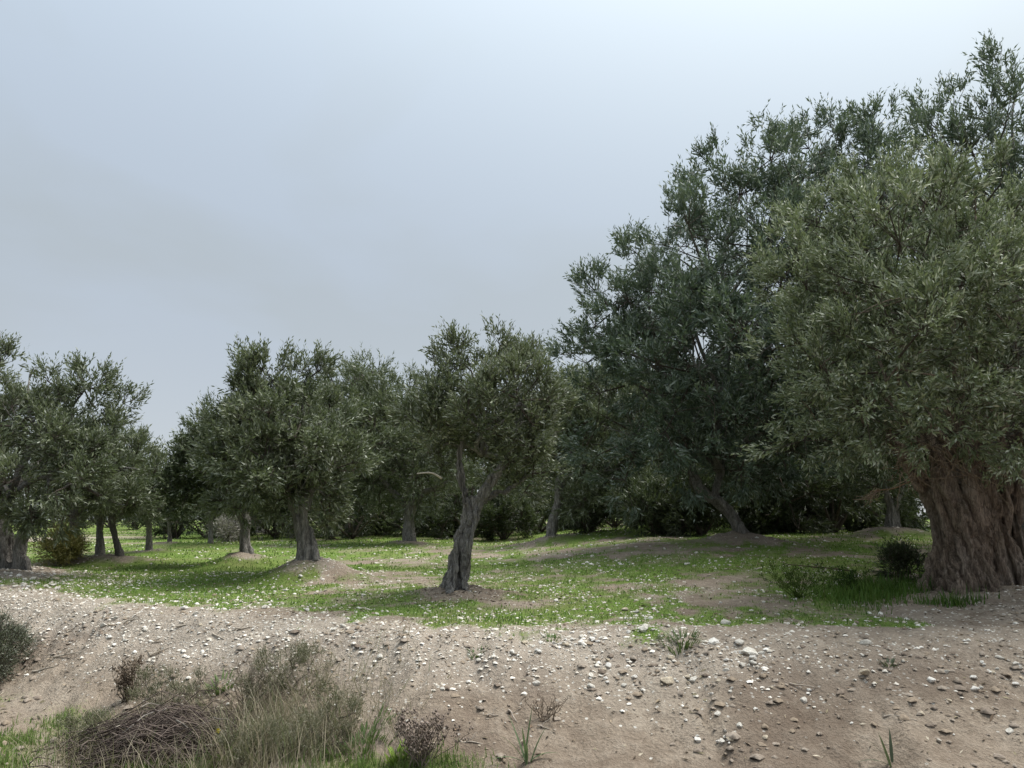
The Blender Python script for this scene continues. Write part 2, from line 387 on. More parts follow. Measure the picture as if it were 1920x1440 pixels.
# ------------------------------------------------------------------ foliage
def crown_np(lobes, n_tuft, shoots, leaves, leaf_len, shoot_len, cols, seed, tri=False, gap=.40, up=.45, inner=.38, hang=.0, clump=.58, spacing=1.22, silver=.17):
    """leaf shoots spread through a union of lobes (x,y,z,r); returns V, faces, tint, material index"""
    r = np.random.default_rng(seed); Lb = np.asarray(lobes, float); med = np.median(Lb[:, 3])
    shoot_len = shoot_len * .68; shoots = int(shoots * 1.3 + .5); leaves = max(5, int(leaves * .74 + .5))
    wgt = Lb[:, 3] ** 2; wgt = wgt / wgt.sum(); cen = Lb[:, :3].mean(0); UP = np.array([0, 0, 1.])
    # clump centres over the outside of the lobes, kept apart so dark gaps stay between them
    nc = max(14, n_tuft // 8); rc0 = clump * med; M_ = nc * 9
    lc = r.choice(len(Lb), M_, p=wgt); dc = nrm(r.normal(size=(M_, 3)))
    bumpy = .66 + .66 * fbm(dc[:, 0] * 2.2 + lc * 3.1, dc[:, 1] * 2.2 + lc, dc[:, 2] * 2.2, o=2, s=seed)
    plume = (r.random(M_) < .10) & (dc[:, 2] > -.1)
    Cc = Lb[lc, :3] + dc * (Lb[lc, 3] * bumpy * (r.uniform(.72, 1.0, M_) + plume * r.uniform(.04, .13, M_)))[:, None]
    ok = (np.linalg.norm(Cc[:, None, :] - Lb[None, :, :3], axis=2) / Lb[None, :, 3]).min(1) > .60
    fs = 1.7 / med
    ok &= fbm(Cc[:, 0] * fs, Cc[:, 1] * fs, Cc[:, 2] * fs, o=2, s=seed + 5) > gap
    Cc = Cc[ok]; lc = lc[ok]; dc = dc[ok]; sel = []
    for q in range(len(Cc)):
        if len(sel) >= nc: break
        if not sel or (np.linalg.norm(Cc[sel] - Cc[q], axis=1) > rc0 * spacing).all(): sel.append(q)
    Cc = Cc[sel]; lc = lc[sel]; dc = nrm(dc[sel] + nrm(Cc - cen) * .6); nc = len(sel)
    cr = rc0 * r.uniform(.65, 1.3, nc); ctone = r.random(nc)
    ci = r.integers(nc, size=n_tuft)
    d = nrm(r.normal(size=(n_tuft, 3)) + dc[ci] * .9 + UP * .45)
    P = Cc[ci] + d * (cr[ci] * (.3 + .75 * r.random(n_tuft) ** .7))[:, None]; li = lc[ci]
    fill = r.random(n_tuft) < .20                           # shaded shoots deep inside
    lf = r.choice(len(Lb), n_tuft, p=wgt); Pf = Lb[lf, :3] + nrm(r.normal(size=(n_tuft, 3))) * (Lb[lf, 3] * r.uniform(.2, .85, n_tuft))[:, None]
    P = np.where(fill[:, None], Pf, P); li = np.where(fill, lf, li); T = n_tuft
    ax = nrm(d * .75 + dc[ci] * .3 + UP * up + r.normal(size=(T, 3)) * .18)
    low = np.clip((cen[2] - P[:, 2]) / (Lb[:, 2].max() - Lb[:, 2].min() + .1), 0, 1)
    ax[:, 2] -= low * (up + hang); ax = nrm(ax)
    stem_from = np.where(fill[:, None], P - ax * rc0 * .5, Cc[ci])
    # shoots
    st = np.repeat(P, shoots, 0) + r.normal(size=(T * shoots, 3)) * shoot_len * .18
    sd_ = nrm(np.repeat(ax, shoots, 0) + r.normal(size=(T * shoots, 3)) * .38)
    sl = shoot_len * r.uniform(.5, 1.15, T * shoots)
    tc_ = np.repeat(r.random(T) * .45 + ctone[ci] * .55, shoots) * .75 + r.random(T * shoots) * .25
    n = leaves; N = T * shoots * n
    tt = np.tile((np.arange(n) + .5) / n, T * shoots) + r.normal(size=N) * .03
    D = np.repeat(sd_, n, 0); SL = np.repeat(sl, n)[:, None]
    base = np.repeat(st, n, 0) + D * SL * tt[:, None] + np.array([0, 0, .16]) * SL * (tt ** 2)[:, None]
    a1 = nrm(np.cross(D, np.array([.31, .17, .93]))); a2 = np.cross(D, a1)
    ph = np.tile(np.arange(n) * np.pi / 2 + (np.arange(n) % 2) * np.pi, T * shoots) + np.repeat(r.random(T * shoots) * 6.28, n) + r.normal(size=N) * .4
    ld = nrm(D * .95 + (np.cos(ph)[:, None] * a1 + np.sin(ph)[:, None] * a2) * r.uniform(.3, .85, N)[:, None] + r.normal(size=(N, 3)) * .12)
    ll = (leaf_len * r.uniform(.65, 1.2, N) * (1.1 - .4 * tt))[:, None]
    wv = nrm(np.cross(ld, D + r.normal(size=(N, 3)) * .55)) * ll * .135
    tip = base + ld * ll; mid = base + ld * ll * .45
    c = np.clip(np.repeat(tc_, n) * .5 + r.random(N) * .3 + np.clip(tt - .35, 0, 1) * .38, 0, 1)   # young leaves at the shoot tips are paler
    K = np.asarray(cols, float)
    col = np.where((c < .5)[:, None], K[0] + (K[1] - K[0]) * (c / .5)[:, None], K[1] + (K[2] - K[1]) * ((c - .5) / .5)[:, None])
    pale = r.random(N) < silver
    col[pale] = K[3] * r.uniform(.75, 1.15, (pale.sum(), 1))
    if tri:
        V = np.stack([base + wv, tip, base - wv], 1).reshape(-1, 3); kf = 3
    else:
        V = np.stack([base, mid + wv, tip, mid - wv], 1).reshape(-1, 3); kf = 4
    F = np.arange(len(V)).reshape(-1, kf)
    tint = np.repeat(col, kf, 0)
    # twigs: shoot stems and the branchlets that carry the tufts
    def sticks(A, B, ra, rb):
        dd = nrm(B - A); u = nrm(np.cross(dd, np.array([.2, .9, .38]))); v_ = np.cross(dd, u); VV = []
        for base_, rr in ((A, ra), (B, rb)):
            for q in range(3):
                th = q * 2 * np.pi / 3; VV.append(base_ + rr * (math.cos(th) * u + math.sin(th) * v_))
        VV = np.stack(VV, 1).reshape(-1, 3); o = np.arange(len(A))[:, None] * 6
        FF = np.concatenate([o + np.array([q, (q + 1) % 3, 3 + (q + 1) % 3, 3 + q]) for q in range(3)], 0)
        return VV, FF
    kk = leaf_len / .07
    W = [sticks(stem_from, P, .005 * kk, .003 * kk), sticks(Lb[lc, :3] + (Cc - Lb[lc, :3]) * .3 + r.normal(size=Cc.shape) * .04, Cc, .012 * kk, .007 * kk)]
    if not tri: W.append(sticks(st[::3], (st + sd_ * sl[:, None])[::3], .0035, .002))
    Fs = [F]; mi = [np.zeros(len(F), int)]; off = len(V); Vs = [V]; Ts = [tint]
    for VV, FF in W:
        Fs.append(FF + off); off += len(VV); Vs.append(VV); mi.append(np.ones(len(FF), int)); Ts.append(np.full((len(VV), 3), .1))
    if not tri: Fs = [np.concatenate(Fs)]
    else: Fs = [Fs[0], np.concatenate(Fs[1:])]
    return np.concatenate(Vs), Fs, np.concatenate(Ts), np.concatenate(mi)

OL = dict(
 mid=[(.052, .070, .038), (.118, .140, .075), (.20, .22, .125), (.32, .34, .275)],
 cool=[(.042, .068, .048), (.092, .128, .088), (.165, .20, .14), (.29, .33, .29)],
 warm=[(.066, .090, .048), (.155, .188, .10), (.29, .325, .185), (.41, .44, .345)],
 dark=[(.028, .042, .022), (.065, .085, .04), (.115, .135, .07), (.19, .21, .155)])

def trunk_mesh(name, stems, voxel, mat, parent, loc, amp, freq, seed):
    b_ = MB()
    for P, R in stems:
        n = max(6, len(P) * 4); W_ = bez(np.concatenate([P, R[:, None]], 1), n)
        V, Q_, T_ = tube(W_[:, :3], np.maximum(W_[:, 3], .006), 12); b_.add(V, Q_, T_)
    tmp = b_.build('tmp_trunk', mat, loc=loc)
    md = tmp.modifiers.new('r', 'REMESH'); md.mode = 'VOXEL'; md.voxel_size = voxel
    dg = bpy.context.evaluated_depsgraph_get(); me = bpy.data.meshes.new_from_object(tmp.evaluated_get(dg))
    bpy.data.objects.remove(tmp)
    n = len(me.vertices); co = np.empty(n * 3, np.float32); no = np.empty(n * 3, np.float32)
    me.vertices.foreach_get('co', co); me.vertices.foreach_get('normal', no); co = co.reshape(-1, 3); no = no.reshape(-1, 3)
    tw = co[:, 2] * .5; x = co[:, 0] * np.cos(tw) - co[:, 1] * np.sin(tw); y = co[:, 0] * np.sin(tw) + co[:, 1] * np.cos(tw)
    f1 = fbm(x * freq, y * freq, co[:, 2] * freq * .13, o=3, s=seed); f2 = fbm(x * freq * 3, y * freq * 3, co[:, 2] * freq * .7, o=3, s=seed + 3); f3 = np.clip(1 - np.abs(2 * fbm(x * freq * 2.6, y * freq * 2.6, co[:, 2] * freq * .3, o=2, s=seed + 9) - 1) * 5, 0, 1)
    rid = 1 - np.abs(2 * f1 - 1) * 2.2
    co += no * (amp * (-np.clip(rid, 0, 1) ** 3 * 2.0 + 1.5 * (f2 - .5) - .75 * f3 + .2))[:, None]
    me.vertices.foreach_set('co', co.astype(np.float32).ravel()); me.polygons.foreach_set('use_smooth', np.ones(len(me.polygons), bool))
    me.materials.clear(); me.materials.append(mat); me.update()
    o = bpy.data.objects.new(name, me); C.objects.link(o); o.parent = parent; me.name = name
    return o

def limbs(root, loc, fork, lobes, k, r0, mat, seed):
    """main limbs from the fork to groups of lobes, each with its secondary branches"""
    Lb = np.asarray(lobes); r = np.random.default_rng(seed)
    seeds = [int(np.argmax(np.linalg.norm(Lb[:, :3] - fork, axis=1)))]
    while len(seeds) < k:
        dm = np.min([np.linalg.norm(Lb[:, :3] - Lb[q, :3], axis=1) for q in seeds], 0); seeds.append(int(dm.argmax()))
    lab = np.argmin([np.linalg.norm(Lb[:, :3] - Lb[q, :3], axis=1) for q in seeds], 0)
    for c in range(k):
        mem = Lb[lab == c]
        if not len(mem): continue
        ctr = fork + (mem[:, :3].mean(0) - fork) * .62; b_ = MB()
        def branch(A, B, ra, rb, n=7):
            mid = (A + B) / 2 + r.normal(size=3) * .12 * np.linalg.norm(B - A); mid[2] += .06 * np.linalg.norm(B - A)
            W_ = bez(np.array([[*A, ra], [*mid, (ra + rb) / 2], [*B, rb]]), n); W_[:, :3] += r.normal(size=(n, 3)) * ra * .25
            V, Q_, T_ = tube(W_[:, :3], W_[:, 3], 6); b_.add(V, Q_, T_)
        branch(np.array(fork), ctr, r0, r0 * .55)
        for q in mem:
            branch(ctr, q[:3], r0 * .5, r0 * .2)
            for s2 in range(3):
                e2 = q[:3] + nrm(r.normal(size=3) + np.array([0, 0, .5])) * q[3] * .8; branch(q[:3], e2, r0 * .2, r0 * .07, 5)
        b_.build('limb', mat, root, loc=loc)

def olive(base, lobes_px, stems_px, fork_px, label, n_tuft, shoots, leaves, leaf_len, shoot_len, pal, seed, voxel=.025, amp=.05, freq=7.0,
          bark=BARK, nl=5, r0=.07, tri=False, gap=.40, up=.45, group=None, hang=0., inner=.46, slim=.72, fat=.93, spacing=1.15, drop=0, silver=.17):
    Y = base[1]; root = empty('olive_tree', base); loc = np.array(base)
    tag(root, label, 'olive tree', group)
    r = np.random.default_rng(seed + 100)
    lob = []
    for l in lobes_px:
        dy = (l[3] if len(l) > 3 else r.uniform(-.3, .3)); p = at(l[0], l[1] + drop, Y + dy); lob.append([*p, l[2] / FPX * Y * fat])
    stems = []
    for sp in stems_px:
        P = np.array([at(q[0], q[1], Y + (q[3] if len(q) > 3 else 0)) for q in sp]); R = np.array([q[2] / FPX * Y * slim for q in sp]); stems.append((P, R))
    tr_ = trunk_mesh('trunk', stems, voxel, bark, root, loc, amp, freq, seed)
    fk = at(fork_px[0], fork_px[1], Y + (fork_px[2] if len(fork_px) > 2 else 0))
    limbs(tr_, loc, fk, lob, nl, r0, bark, seed)
    V, F, tn, mi = crown_np(lob, n_tuft, shoots, leaves, leaf_len, shoot_len, OL[pal], seed, tri, gap, up, inner, hang, spacing=spacing, silver=silver)
    mesh_np('crown', V, F, [LEAF, TWIG], root, tn, mi, loc=loc)
    print('crown', label[:30], len(mi), 'faces; Y', round(float(Y), 1))
    return root

# front olive with the massive fluted trunk
TF = olive(PF,
 [(1625, 460, 100, 0), (1750, 455, 110, -.4), (1880, 475, 115, 0), (1640, 390, 60, .1), (1735, 380, 55, .2), (1830, 400, 65, .1), (1565, 450, 55, .1), (1545, 540, 95, -.3), (1700, 560, 140, -1.2),
  (1860, 580, 150, -1.2), (2000, 560, 170, -.3), (1540, 690, 85, -.6), (1680, 690, 115, -1.4), (1830, 700, 120, -1.5), (1990, 710, 140, -.9),
  (1530, 790, 65, -.3), (1620, 800, 60, -.9), (1740, 770, 60, -1.4), (1900, 780, 70, -1.3), (1750, 600, 180, 1.2), (1900, 600, 200, 1.3), (1600, 590, 130, .9), (2110, 640, 150, 0), (2080, 790, 110, 0), (1600, 770, 90, .9), (1820, 780, 110, 1.4)],
 [[(1830, 1140, 50, 0), (1830, 1060, 44, 0), (1828, 1000, 40, 0), (1822, 930, 36, 0), (1815, 880, 24, 0)],
  [(1746, 1130, 28, -.05), (1758, 1065, 24, -.1), (1764, 1000, 21, -.1), (1748, 935, 22, -.1), (1705, 870, 19, -.1), (1660, 810, 13, -.1), (1620, 720, 7, 0)],
  [(1772, 1130, 27, -.40), (1784, 1065, 23, -.38), (1786, 1000, 23, -.36), (1776, 930, 25, -.33), (1752, 860, 17, -.3), (1722, 780, 11, -.3)],
  [(1812, 1135, 29, -.52), (1812, 1065, 28, -.47), (1813, 1000, 30, -.45), (1816, 940, 27, -.42), (1822, 870, 19, -.38), (1832, 780, 12, -.3)],
  [(1848, 1135, 22, -.55), (1842, 1060, 17, -.52), (1836, 1000, 15, -.5), (1842, 930, 14, -.46), (1850, 870, 12, -.4)],
  [(1884, 1125, 27, -.46), (1866, 1045, 23, -.43), (1852, 970, 24, -.4), (1852, 900, 23, -.35), (1872, 820, 15, -.3), (1890, 730, 9, -.2)],
  [(1916, 1115, 26, -.3), (1890, 1035, 24, -.3), (1876, 960, 23, -.3), (1888, 890, 20, -.25), (1915, 810, 13, -.2)],
  [(1940, 1110, 24, .0), (1908, 1025, 26, 0), (1896, 950, 24, 0), (1908, 880, 18, 0), (1955, 790, 11, 0)],
  [(1780, 1110, 34, .42), (1790, 950, 32, .42), (1770, 850, 18, .5), (1720, 740, 9, .7)], [(1880, 1110, 34, .42), (1872, 950, 32, .42), (1892, 850, 18, .5), (1960, 740, 9, .8)],
  [(1712, 1128, 12, -.25), (1735, 1105, 16, -.2), (1752, 1070, 16, -.15)], [(1850, 1145, 10, -.85), (1856, 1115, 15, -.68), (1858, 1070, 14, -.55)], [(1790, 1142, 10, -.8), (1796, 1110, 14, -.62), (1798, 1065, 13, -.5)]],
 (1815, 870, 0), 'old olive tree with a massive fluted brown trunk and low dense crown', 1560, 9, 14, .084, .36, 'warm', 5, voxel=.02, amp=.05, freq=7.5, bark=BARKB, nl=7, r0=.055, gap=.38, hang=.25, slim=.80, fat=.95, spacing=1.05, silver=.24)

olive(PB,
 [(1150, 565, 60, 0), (1125, 640, 55, .5), (1215, 480, 65, 0), (1230, 600, 105, -.5), (1290, 415, 65, .3), (1330, 520, 125, -1), (1395, 330, 75, 0), (1450, 440, 125, -.8), (1525, 285, 75, .3), (1560, 400, 125, 0), (1640, 300, 75, .5),
  (1690, 400, 110, .8), (1190, 700, 95, -.3), (1310, 680, 130, -1.2), (1430, 640, 140, -1.2), (1420, 780, 105, -.8), (1290, 790, 100, -.6), (1540, 600, 140, .5), (1550, 760, 110, 0), (1400, 500, 170, 1.5), (1300, 650, 150, 1.8), (1500, 700, 160, 1.8), (1640, 560, 150, 1.5), (1190, 800, 80, 0), (1380, 840, 70, .2)],
 [[(1395, 1040, 26, 0), (1390, 1008, 20, 0), (1374, 970, 17, 0), (1352, 945, 16, 0), (1322, 925, 14, -.1), (1304, 900, 13, -.1), (1290, 840, 9, -.1), (1270, 760, 6, 0)], [(1338, 936, 12, 0), (1347, 900, 11, .1), (1360, 850, 10, .2), (1380, 760, 8, .2), (1400, 600, 6, .2)], [(1410, 1036, 12, 0), (1402, 1010, 12, 0), (1385, 975, 9, .05)]],
 (1345, 880, .1), 'tall dark olive with a thin bowed trunk leaning over its low mound', 1880, 8, 12, .132, .52, 'cool', 21, voxel=.028, amp=.03, nl=7, r0=.08, gap=.22, up=.6, fat=1.0, spacing=.92, drop=18)
olive(PC, [(1785, 295, 65, 0), (1850, 225, 60, 0), (1900, 185, 48, 0), (1850, 340, 105, -.4), (1950, 270, 105, 0), (1960, 420, 160, 0), (1790, 400, 100, .3), (2060, 350, 140, .5), (1900, 550, 180, .8), (2060, 560, 180, 0), (1950, 700, 160, .5)],
 [[(1918, 1040, 30, 0), (1912, 950, 24, 0), (1906, 880, 18, 0), (1890, 700, 13, 0), (1880, 450, 8, 0)]], (1895, 700, 0),
 'tallest olive rising behind the massive fluted trunk', 780, 8, 11, .125, .52, 'cool', 33, voxel=.03, amp=.03, nl=5, r0=.07, gap=.15, up=.7, fat=1.04, spacing=.9)
olive(PM, [(872, 660, 42, 0), (935, 648, 36, .1), (992, 660, 40, .2), (830, 705, 38, -.2), (900, 725, 55, -.5), (975, 730, 58, -.3), (805, 765, 44, -.3), (870, 790, 52, .3), (960, 800, 55, -.3), (1020, 745, 42, .2), (1015, 820, 42, .3), (900, 750, 65, .7), (970, 770, 65, .8), (820, 825, 40, .3), (990, 870, 38, .5), (925, 850, 34, .7)],
 [[(850, 1118, 20, 0), (851, 1090, 19, 0), (853, 1055, 18, 0), (864, 1015, 20, 0), (879, 975, 21, .03), (884, 930, 20, .03)], [(866, 1112, 13, -.07), (874, 1070, 12, -.08), (877, 1020, 14, -.09), (890, 970, 13, -.05), (903, 925, 12, 0)],
  [(876, 945, 15, 0), (866, 905, 12, 0), (861, 860, 10, 0), (868, 810, 8, 0), (880, 735, 5, .1)], [(894, 945, 16, 0), (918, 908, 15, -.05), (940, 872, 14, -.1), (958, 830, 8, -.1), (985, 765, 5, .1)], [(900, 945, 10, .1), (925, 927, 9, .2), (955, 918, 7, .4), (990, 890, 5, .6)],
  [(818, 1118, 7, -.05), (834, 1098, 11, -.03), (848, 1068, 13, 0)], [(838, 1124, 7, -.28), (846, 1098, 12, -.14), (852, 1060, 13, -.06)], [(880, 1116, 5, -.15), (874, 1095, 8, -.1), (868, 1060, 10, -.05)], [(942, 874, 14, -.1), (950, 862, 10, -.12)]],
 (905, 850, .1), 'slender olive with a twisted grey trunk and thin twiggy top', 620, 7, 11, .075, .32, 'mid', 41, voxel=.014, amp=.028, freq=12, nl=6, r0=.04, gap=.46, up=.75, slim=.70, drop=24)
olive(PH, [(455, 695, 36), (510, 690, 38), (568, 700, 36), (440, 760, 40), (500, 765, 60, -.5), (570, 765, 60, -.4), (430, 830, 40), (500, 850, 66, -.6), (580, 850, 66, -.5), (460, 895, 45), (615, 770, 42, .3), (625, 850, 50, 0), (540, 800, 95, .9), (540, 910, 50, .2), (610, 905, 40, .2)],
 [[(575, 1056, 28, 0), (572, 1020, 21, 0), (566, 985, 20, 0), (560, 945, 22, 0)], [(592, 1052, 15, -.05), (588, 1030, 11, -.05), (580, 990, 9, 0)], [(550, 955, 13, 0), (540, 915, 11, 0), (520, 870, 8, 0), (490, 810, 5, 0)], [(572, 955, 13, 0), (585, 905, 10, 0), (600, 830, 6, 0)], [(560, 950, 12, 0), (560, 860, 8, 0), (545, 770, 5, 0)]],
 (560, 890, 0), 'broad olive with a thick grey trunk on a high stony mound', 700, 7, 11, .10, .38, 'mid', 51, voxel=.024, amp=.03, nl=5, r0=.06, gap=.38, drop=24, fat=.97)
olive(PL, [(-20, 690, 45), (55, 690, 38), (108, 715, 32), (165, 705, 34), (208, 755, 28), (30, 775, 62, -.5), (120, 790, 58, -.5), (190, 815, 45), (248, 858, 30), (282, 865, 13), (-60, 800, 80), (40, 870, 72, -.7), (140, 880, 68, -.7), (215, 900, 48), (0, 930, 42, -.4), (90, 930, 38, -.5), (60, 800, 90, .9), (150, 850, 80, 1), (-100, 720, 70), (235, 930, 30)],
 [[(4, 1076, 27, 0), (0, 1030, 20, 0), (-4, 990, 20, 0), (-20, 950, 15, 0), (-50, 880, 9, 0)], [(40, 1074, 24, 0), (38, 1032, 17, 0), (45, 1002, 16, 0), (62, 975, 13, 0), (95, 945, 9, 0), (150, 905, 5, 0)], [(20, 1070, 17, .2), (20, 1015, 15, .2), (12, 965, 12, .1), (30, 880, 8, .1), (85, 800, 5, .1)], [(52, 1080, 8, -.1), (46, 1055, 11, -.05), (42, 1030, 10, 0)]],
 (20, 930, 0), 'olive with a forked pale trunk standing on a heap of white stones', 760, 7, 11, .098, .38, 'mid', 61, voxel=.024, amp=.035, nl=6, r0=.055, gap=.41, drop=20)
olive(PI_, [(405, 825, 34), (440, 830, 38), (362, 862, 32), (410, 890, 50, -.4), (352, 920, 34), (450, 910, 45), (318, 918, 22), (400, 870, 55, .7), (480, 870, 45, .4), (470, 800, 40, .5)],
 [[(465, 1046, 19, 0), (460, 1012, 15, 0), (461, 985, 16, 0), (456, 960, 15, 0)], [(452, 970, 9, 0), (425, 953, 6, 0), (390, 950, 4, 0)], [(455, 960, 10, 0), (430, 900, 7, 0), (400, 850, 4, 0)], [(466, 960, 9, 0), (470, 890, 6, 0), (465, 820, 3, 0)]],
 (450, 920, 0), 'dark trunked olive with a long low horizontal limb over the grass alley', 480, 7, 10, .11, .40, 'dark', 71, voxel=.03, amp=.025, nl=4, r0=.05)
olive(PG, [(640, 735, 40), (700, 735, 40), (738, 750, 38), (620, 805, 45), (690, 810, 62, -.5), (770, 800, 60), (640, 875, 52), (720, 880, 55), (790, 870, 52), (830, 850, 40), (700, 800, 80, 1.0), (780, 760, 40, .5)],
 [[(768, 1020, 20, 0), (766, 980, 15, 0), (770, 950, 15, 0), (786, 930, 10, 0), (820, 912, 8, 0), (856, 896, 6, 0)], [(765, 952, 11, 0), (735, 920, 8, 0), (700, 880, 5, 0)], [(772, 955, 11, 0), (765, 900, 8, 0), (750, 830, 5, 0)]],
 (760, 905, 0), 'wide olive behind the slender one, with a limb reaching sideways from its fork', 860, 7, 9, .16, .62, 'mid', 81, voxel=.04, amp=.03, nl=4, r0=.06, tri=True, gap=.2, fat=1.12, spacing=.9, drop=8)
olive(PE, [(1085, 720, 38), (1125, 780, 52), (1090, 850, 55), (1150, 870, 55), (1200, 800, 62), (1065, 790, 36), (1180, 905, 40), (1130, 800, 85, 1.2), (1030, 860, 42), (1110, 925, 32)],
 [[(1031, 1012, 17, 0), (1038, 970, 13, 0), (1048, 935, 12, 0), (1050, 900, 11, 0), (1070, 845, 6, 0)], [(1049, 915, 9, 0), (1080, 880, 6, 0), (1130, 840, 4, 0)]],
 (1058, 870, 0), 'olive with a dark leaning trunk beside the thicket of dark bushes', 700, 7, 9, .16, .62, 'mid', 91, voxel=.045, amp=.03, nl=4, r0=.06, tri=True, gap=.2, fat=1.1, spacing=.9)
olive(PD, [(1600, 850, 60), (1680, 820, 70), (1740, 860, 60), (1640, 780, 80), (1720, 760, 90), (1660, 890, 40, .2)],
 [[(1666, 996, 15, 0), (1670, 955, 10, 0), (1662, 925, 9, 0), (1650, 870, 6, 0)], [(1685, 992, 8, 0), (1680, 950, 8, 0), (1700, 900, 5, 0)]],
 (1665, 890, 0), 'shaded olive on a bare mound behind the massive fluted trunk', 420, 7, 9, .13, .5, 'dark', 95, voxel=.035, amp=.02, nl=3, r0=.06, tri=True)

# ------------------------------------------------------------------ olives of the far rows: three kinds, then copies
def proto(seed, h, pal):
    r = np.random.default_rng(seed); root = empty('olive_tree', (0, 0, 0)); lob = []
    for q in range(9):
        a_ = q * 2.4 + r.random(); rr = .42 * h * math.sqrt((q + .6) / 9)
        lob.append([math.cos(a_) * rr * .85, math.sin(a_) * rr * .85, h * (.62 + .2 * r.random() - .16 * (rr / (.42 * h)) + .08), h * r.uniform(.15, .22)])
    lean = r.normal(size=2) * .06 * h
    P = np.array([[0, 0, -.3], [0, 0, .02 * h], [lean[0] * .5, lean[1] * .5, .18 * h], [lean[0], lean[1], .36 * h], [lean[0] * 1.6, lean[1] * 1.6, .6 * h]]); R = np.array([.055, .05, .036, .036, .016]) * h
    P2 = np.array([[lean[0], lean[1], .30 * h], [-.12 * h, .06 * h, .5 * h], [-.2 * h, .1 * h, .66 * h]]); R2 = np.array([.024, .018, .01]) * h
    tr_ = trunk_mesh('trunk', [(P, R), (P2, R2)], .05, BARK, root, (0, 0, 0), .025, 6, seed)
    limbs(tr_, np.zeros(3), np.array([lean[0], lean[1], .4 * h]), lob, 4, .02 * h, BARK, seed)
    V, F, tn, mi = crown_np(lob, 620, 6, 8, .15 * h / 4.5, .52 * h / 4.5, OL[pal], seed, True, .36, .45, .45)
    mesh_np('crown', V, F, [LEAF, TWIG], root, tn, mi); return root
protos = [proto(201, 4.4, 'mid'), proto(202, 4.4, 'dark'), proto(203, 4.4, 'mid')]
used = [False] * 3
def put_tree(k, loc, h, rz, label, group):
    if not used[k]: o = protos[k]; used[k] = True
    else:
        o = protos[k].copy(); C.objects.link(o)
        for ch in protos[k].children:
            c = ch.copy(); C.objects.link(c); c.parent = o
            for g2 in ch.children:
                d2 = g2.copy(); C.objects.link(d2); d2.parent = c
    o.location = [float(v_) for v_ in loc]; s_ = h / 4.4; o.scale = (s_, s_, s_); o.rotation_euler = (0, 0, rz)
    tag(o, label, 'olive tree', group); return o
for (r_, (p, Y)) in zip(ROW, rowp):
    top = at(r_[0], r_[2], Y)[2]; z = float(height(p[0], p[1]))
    put_tree(r_[3], (p[0], p[1], z), (top - z) * 1.02, random.uniform(0, 6.3), r_[4], r_[5])
for q, (x, y, h) in enumerate(DEEP):
    lab, grp = (('olive tree in the dark wood closing off the grove', 'olives of the closing wood') if q < 13 else
                ('shaded olive in the thicket behind the bowed trunk', 'olives of the shaded thicket') if q < 20 else
                ('small far olive beyond the end of the grass alley', 'olives beyond the alley'))
    put_tree((q * 2 + 1) % 3 if q % 4 else 1, (x, y, float(height(x, y)) - .05), h, random.uniform(0, 6.3), lab, grp)

# ------------------------------------------------------------------ bushes
def bush(px, py, wpx, hpx, label, cols, leaf_len, shoot_len, n, seed, name='bush', stems=8, tri=True, shoots=6, leaves=8, upr=.5, Y=None, gap=.36):
    Y = Y or hit(px, py, 0, height); p = at(px, py, Y); p[2] = float(height(p[0], p[1])); W_, H_ = wpx / FPX * Y, hpx / FPX * Y
    r = np.random.default_rng(seed); root = empty(name, p); tag(root, label, 'bush'); lob = []
    for q in range(8):
        a_ = q * 2.4; rr = W_ * .36 * math.sqrt(q / 7.)
        lob.append([p[0] + math.cos(a_) * rr, p[1] + math.sin(a_) * rr * .8, p[2] + H_ * (.62 - .34 * (q / 7.) + .12 * r.random()), max(.26 * H_, .2 * W_) * r.uniform(.8, 1.15)])
    b_ = MB()
    for q in range(stems):
        tip = np.array(lob[q % 8][:3]); W3 = bez(np.array([[p[0] + r.normal() * .03, p[1] + r.normal() * .03, p[2] - .04, .02 * H_ + .004], [*(p * .5 + tip * .5 + r.normal(size=3) * .04), .012 * H_ + .003], [*tip, .004 * H_ + .002]]), 6)
        V, Q_, T_ = tube(W3[:, :3], W3[:, 3], 5); b_.add(V, Q_, T_)
    b_.build('stem', TWIG, root, loc=p)
    V, F, tn, mi = crown_np(lob, n, shoots, leaves, leaf_len, shoot_len, cols, seed, tri, gap, upr, .6)
    mesh_np('foliage', V, F, [LEAF, TWIG], root, tn, mi, loc=p); return root
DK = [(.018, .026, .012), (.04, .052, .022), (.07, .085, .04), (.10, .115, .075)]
for k, (px, py, ww, hh_, lab) in enumerate([(1105, 990, 130, 95, 'dark low bush between the leaning trunk and the bowed trunk'), (945, 1000, 120, 80, 'dark bush behind the twisted slender trunk'),
        (1235, 985, 150, 100, 'green leafy bush with pale dead twigs behind the bowed trunk'), (1560, 972, 200, 110, 'dark thicket bush in deep shade behind the massive fluted trunk'), (1440, 972, 170, 100, 'black shaded bush under the tall dark olive'), (1315, 985, 150, 125, 'dense dark scrub directly behind the bowed trunk'), (1690, 975, 190, 110, 'shaded scrub behind the bare mound by the massive fluted trunk'), (850, 996, 110, 70, 'dark bush under the reaching limb of the wide olive'), (700, 996, 90, 60, 'dark bush behind the slim forked olive')]):
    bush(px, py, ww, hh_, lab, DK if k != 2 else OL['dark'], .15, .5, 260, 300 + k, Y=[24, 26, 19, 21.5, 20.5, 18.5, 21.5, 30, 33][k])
r = np.random.default_rng(77)
SCRUB = []
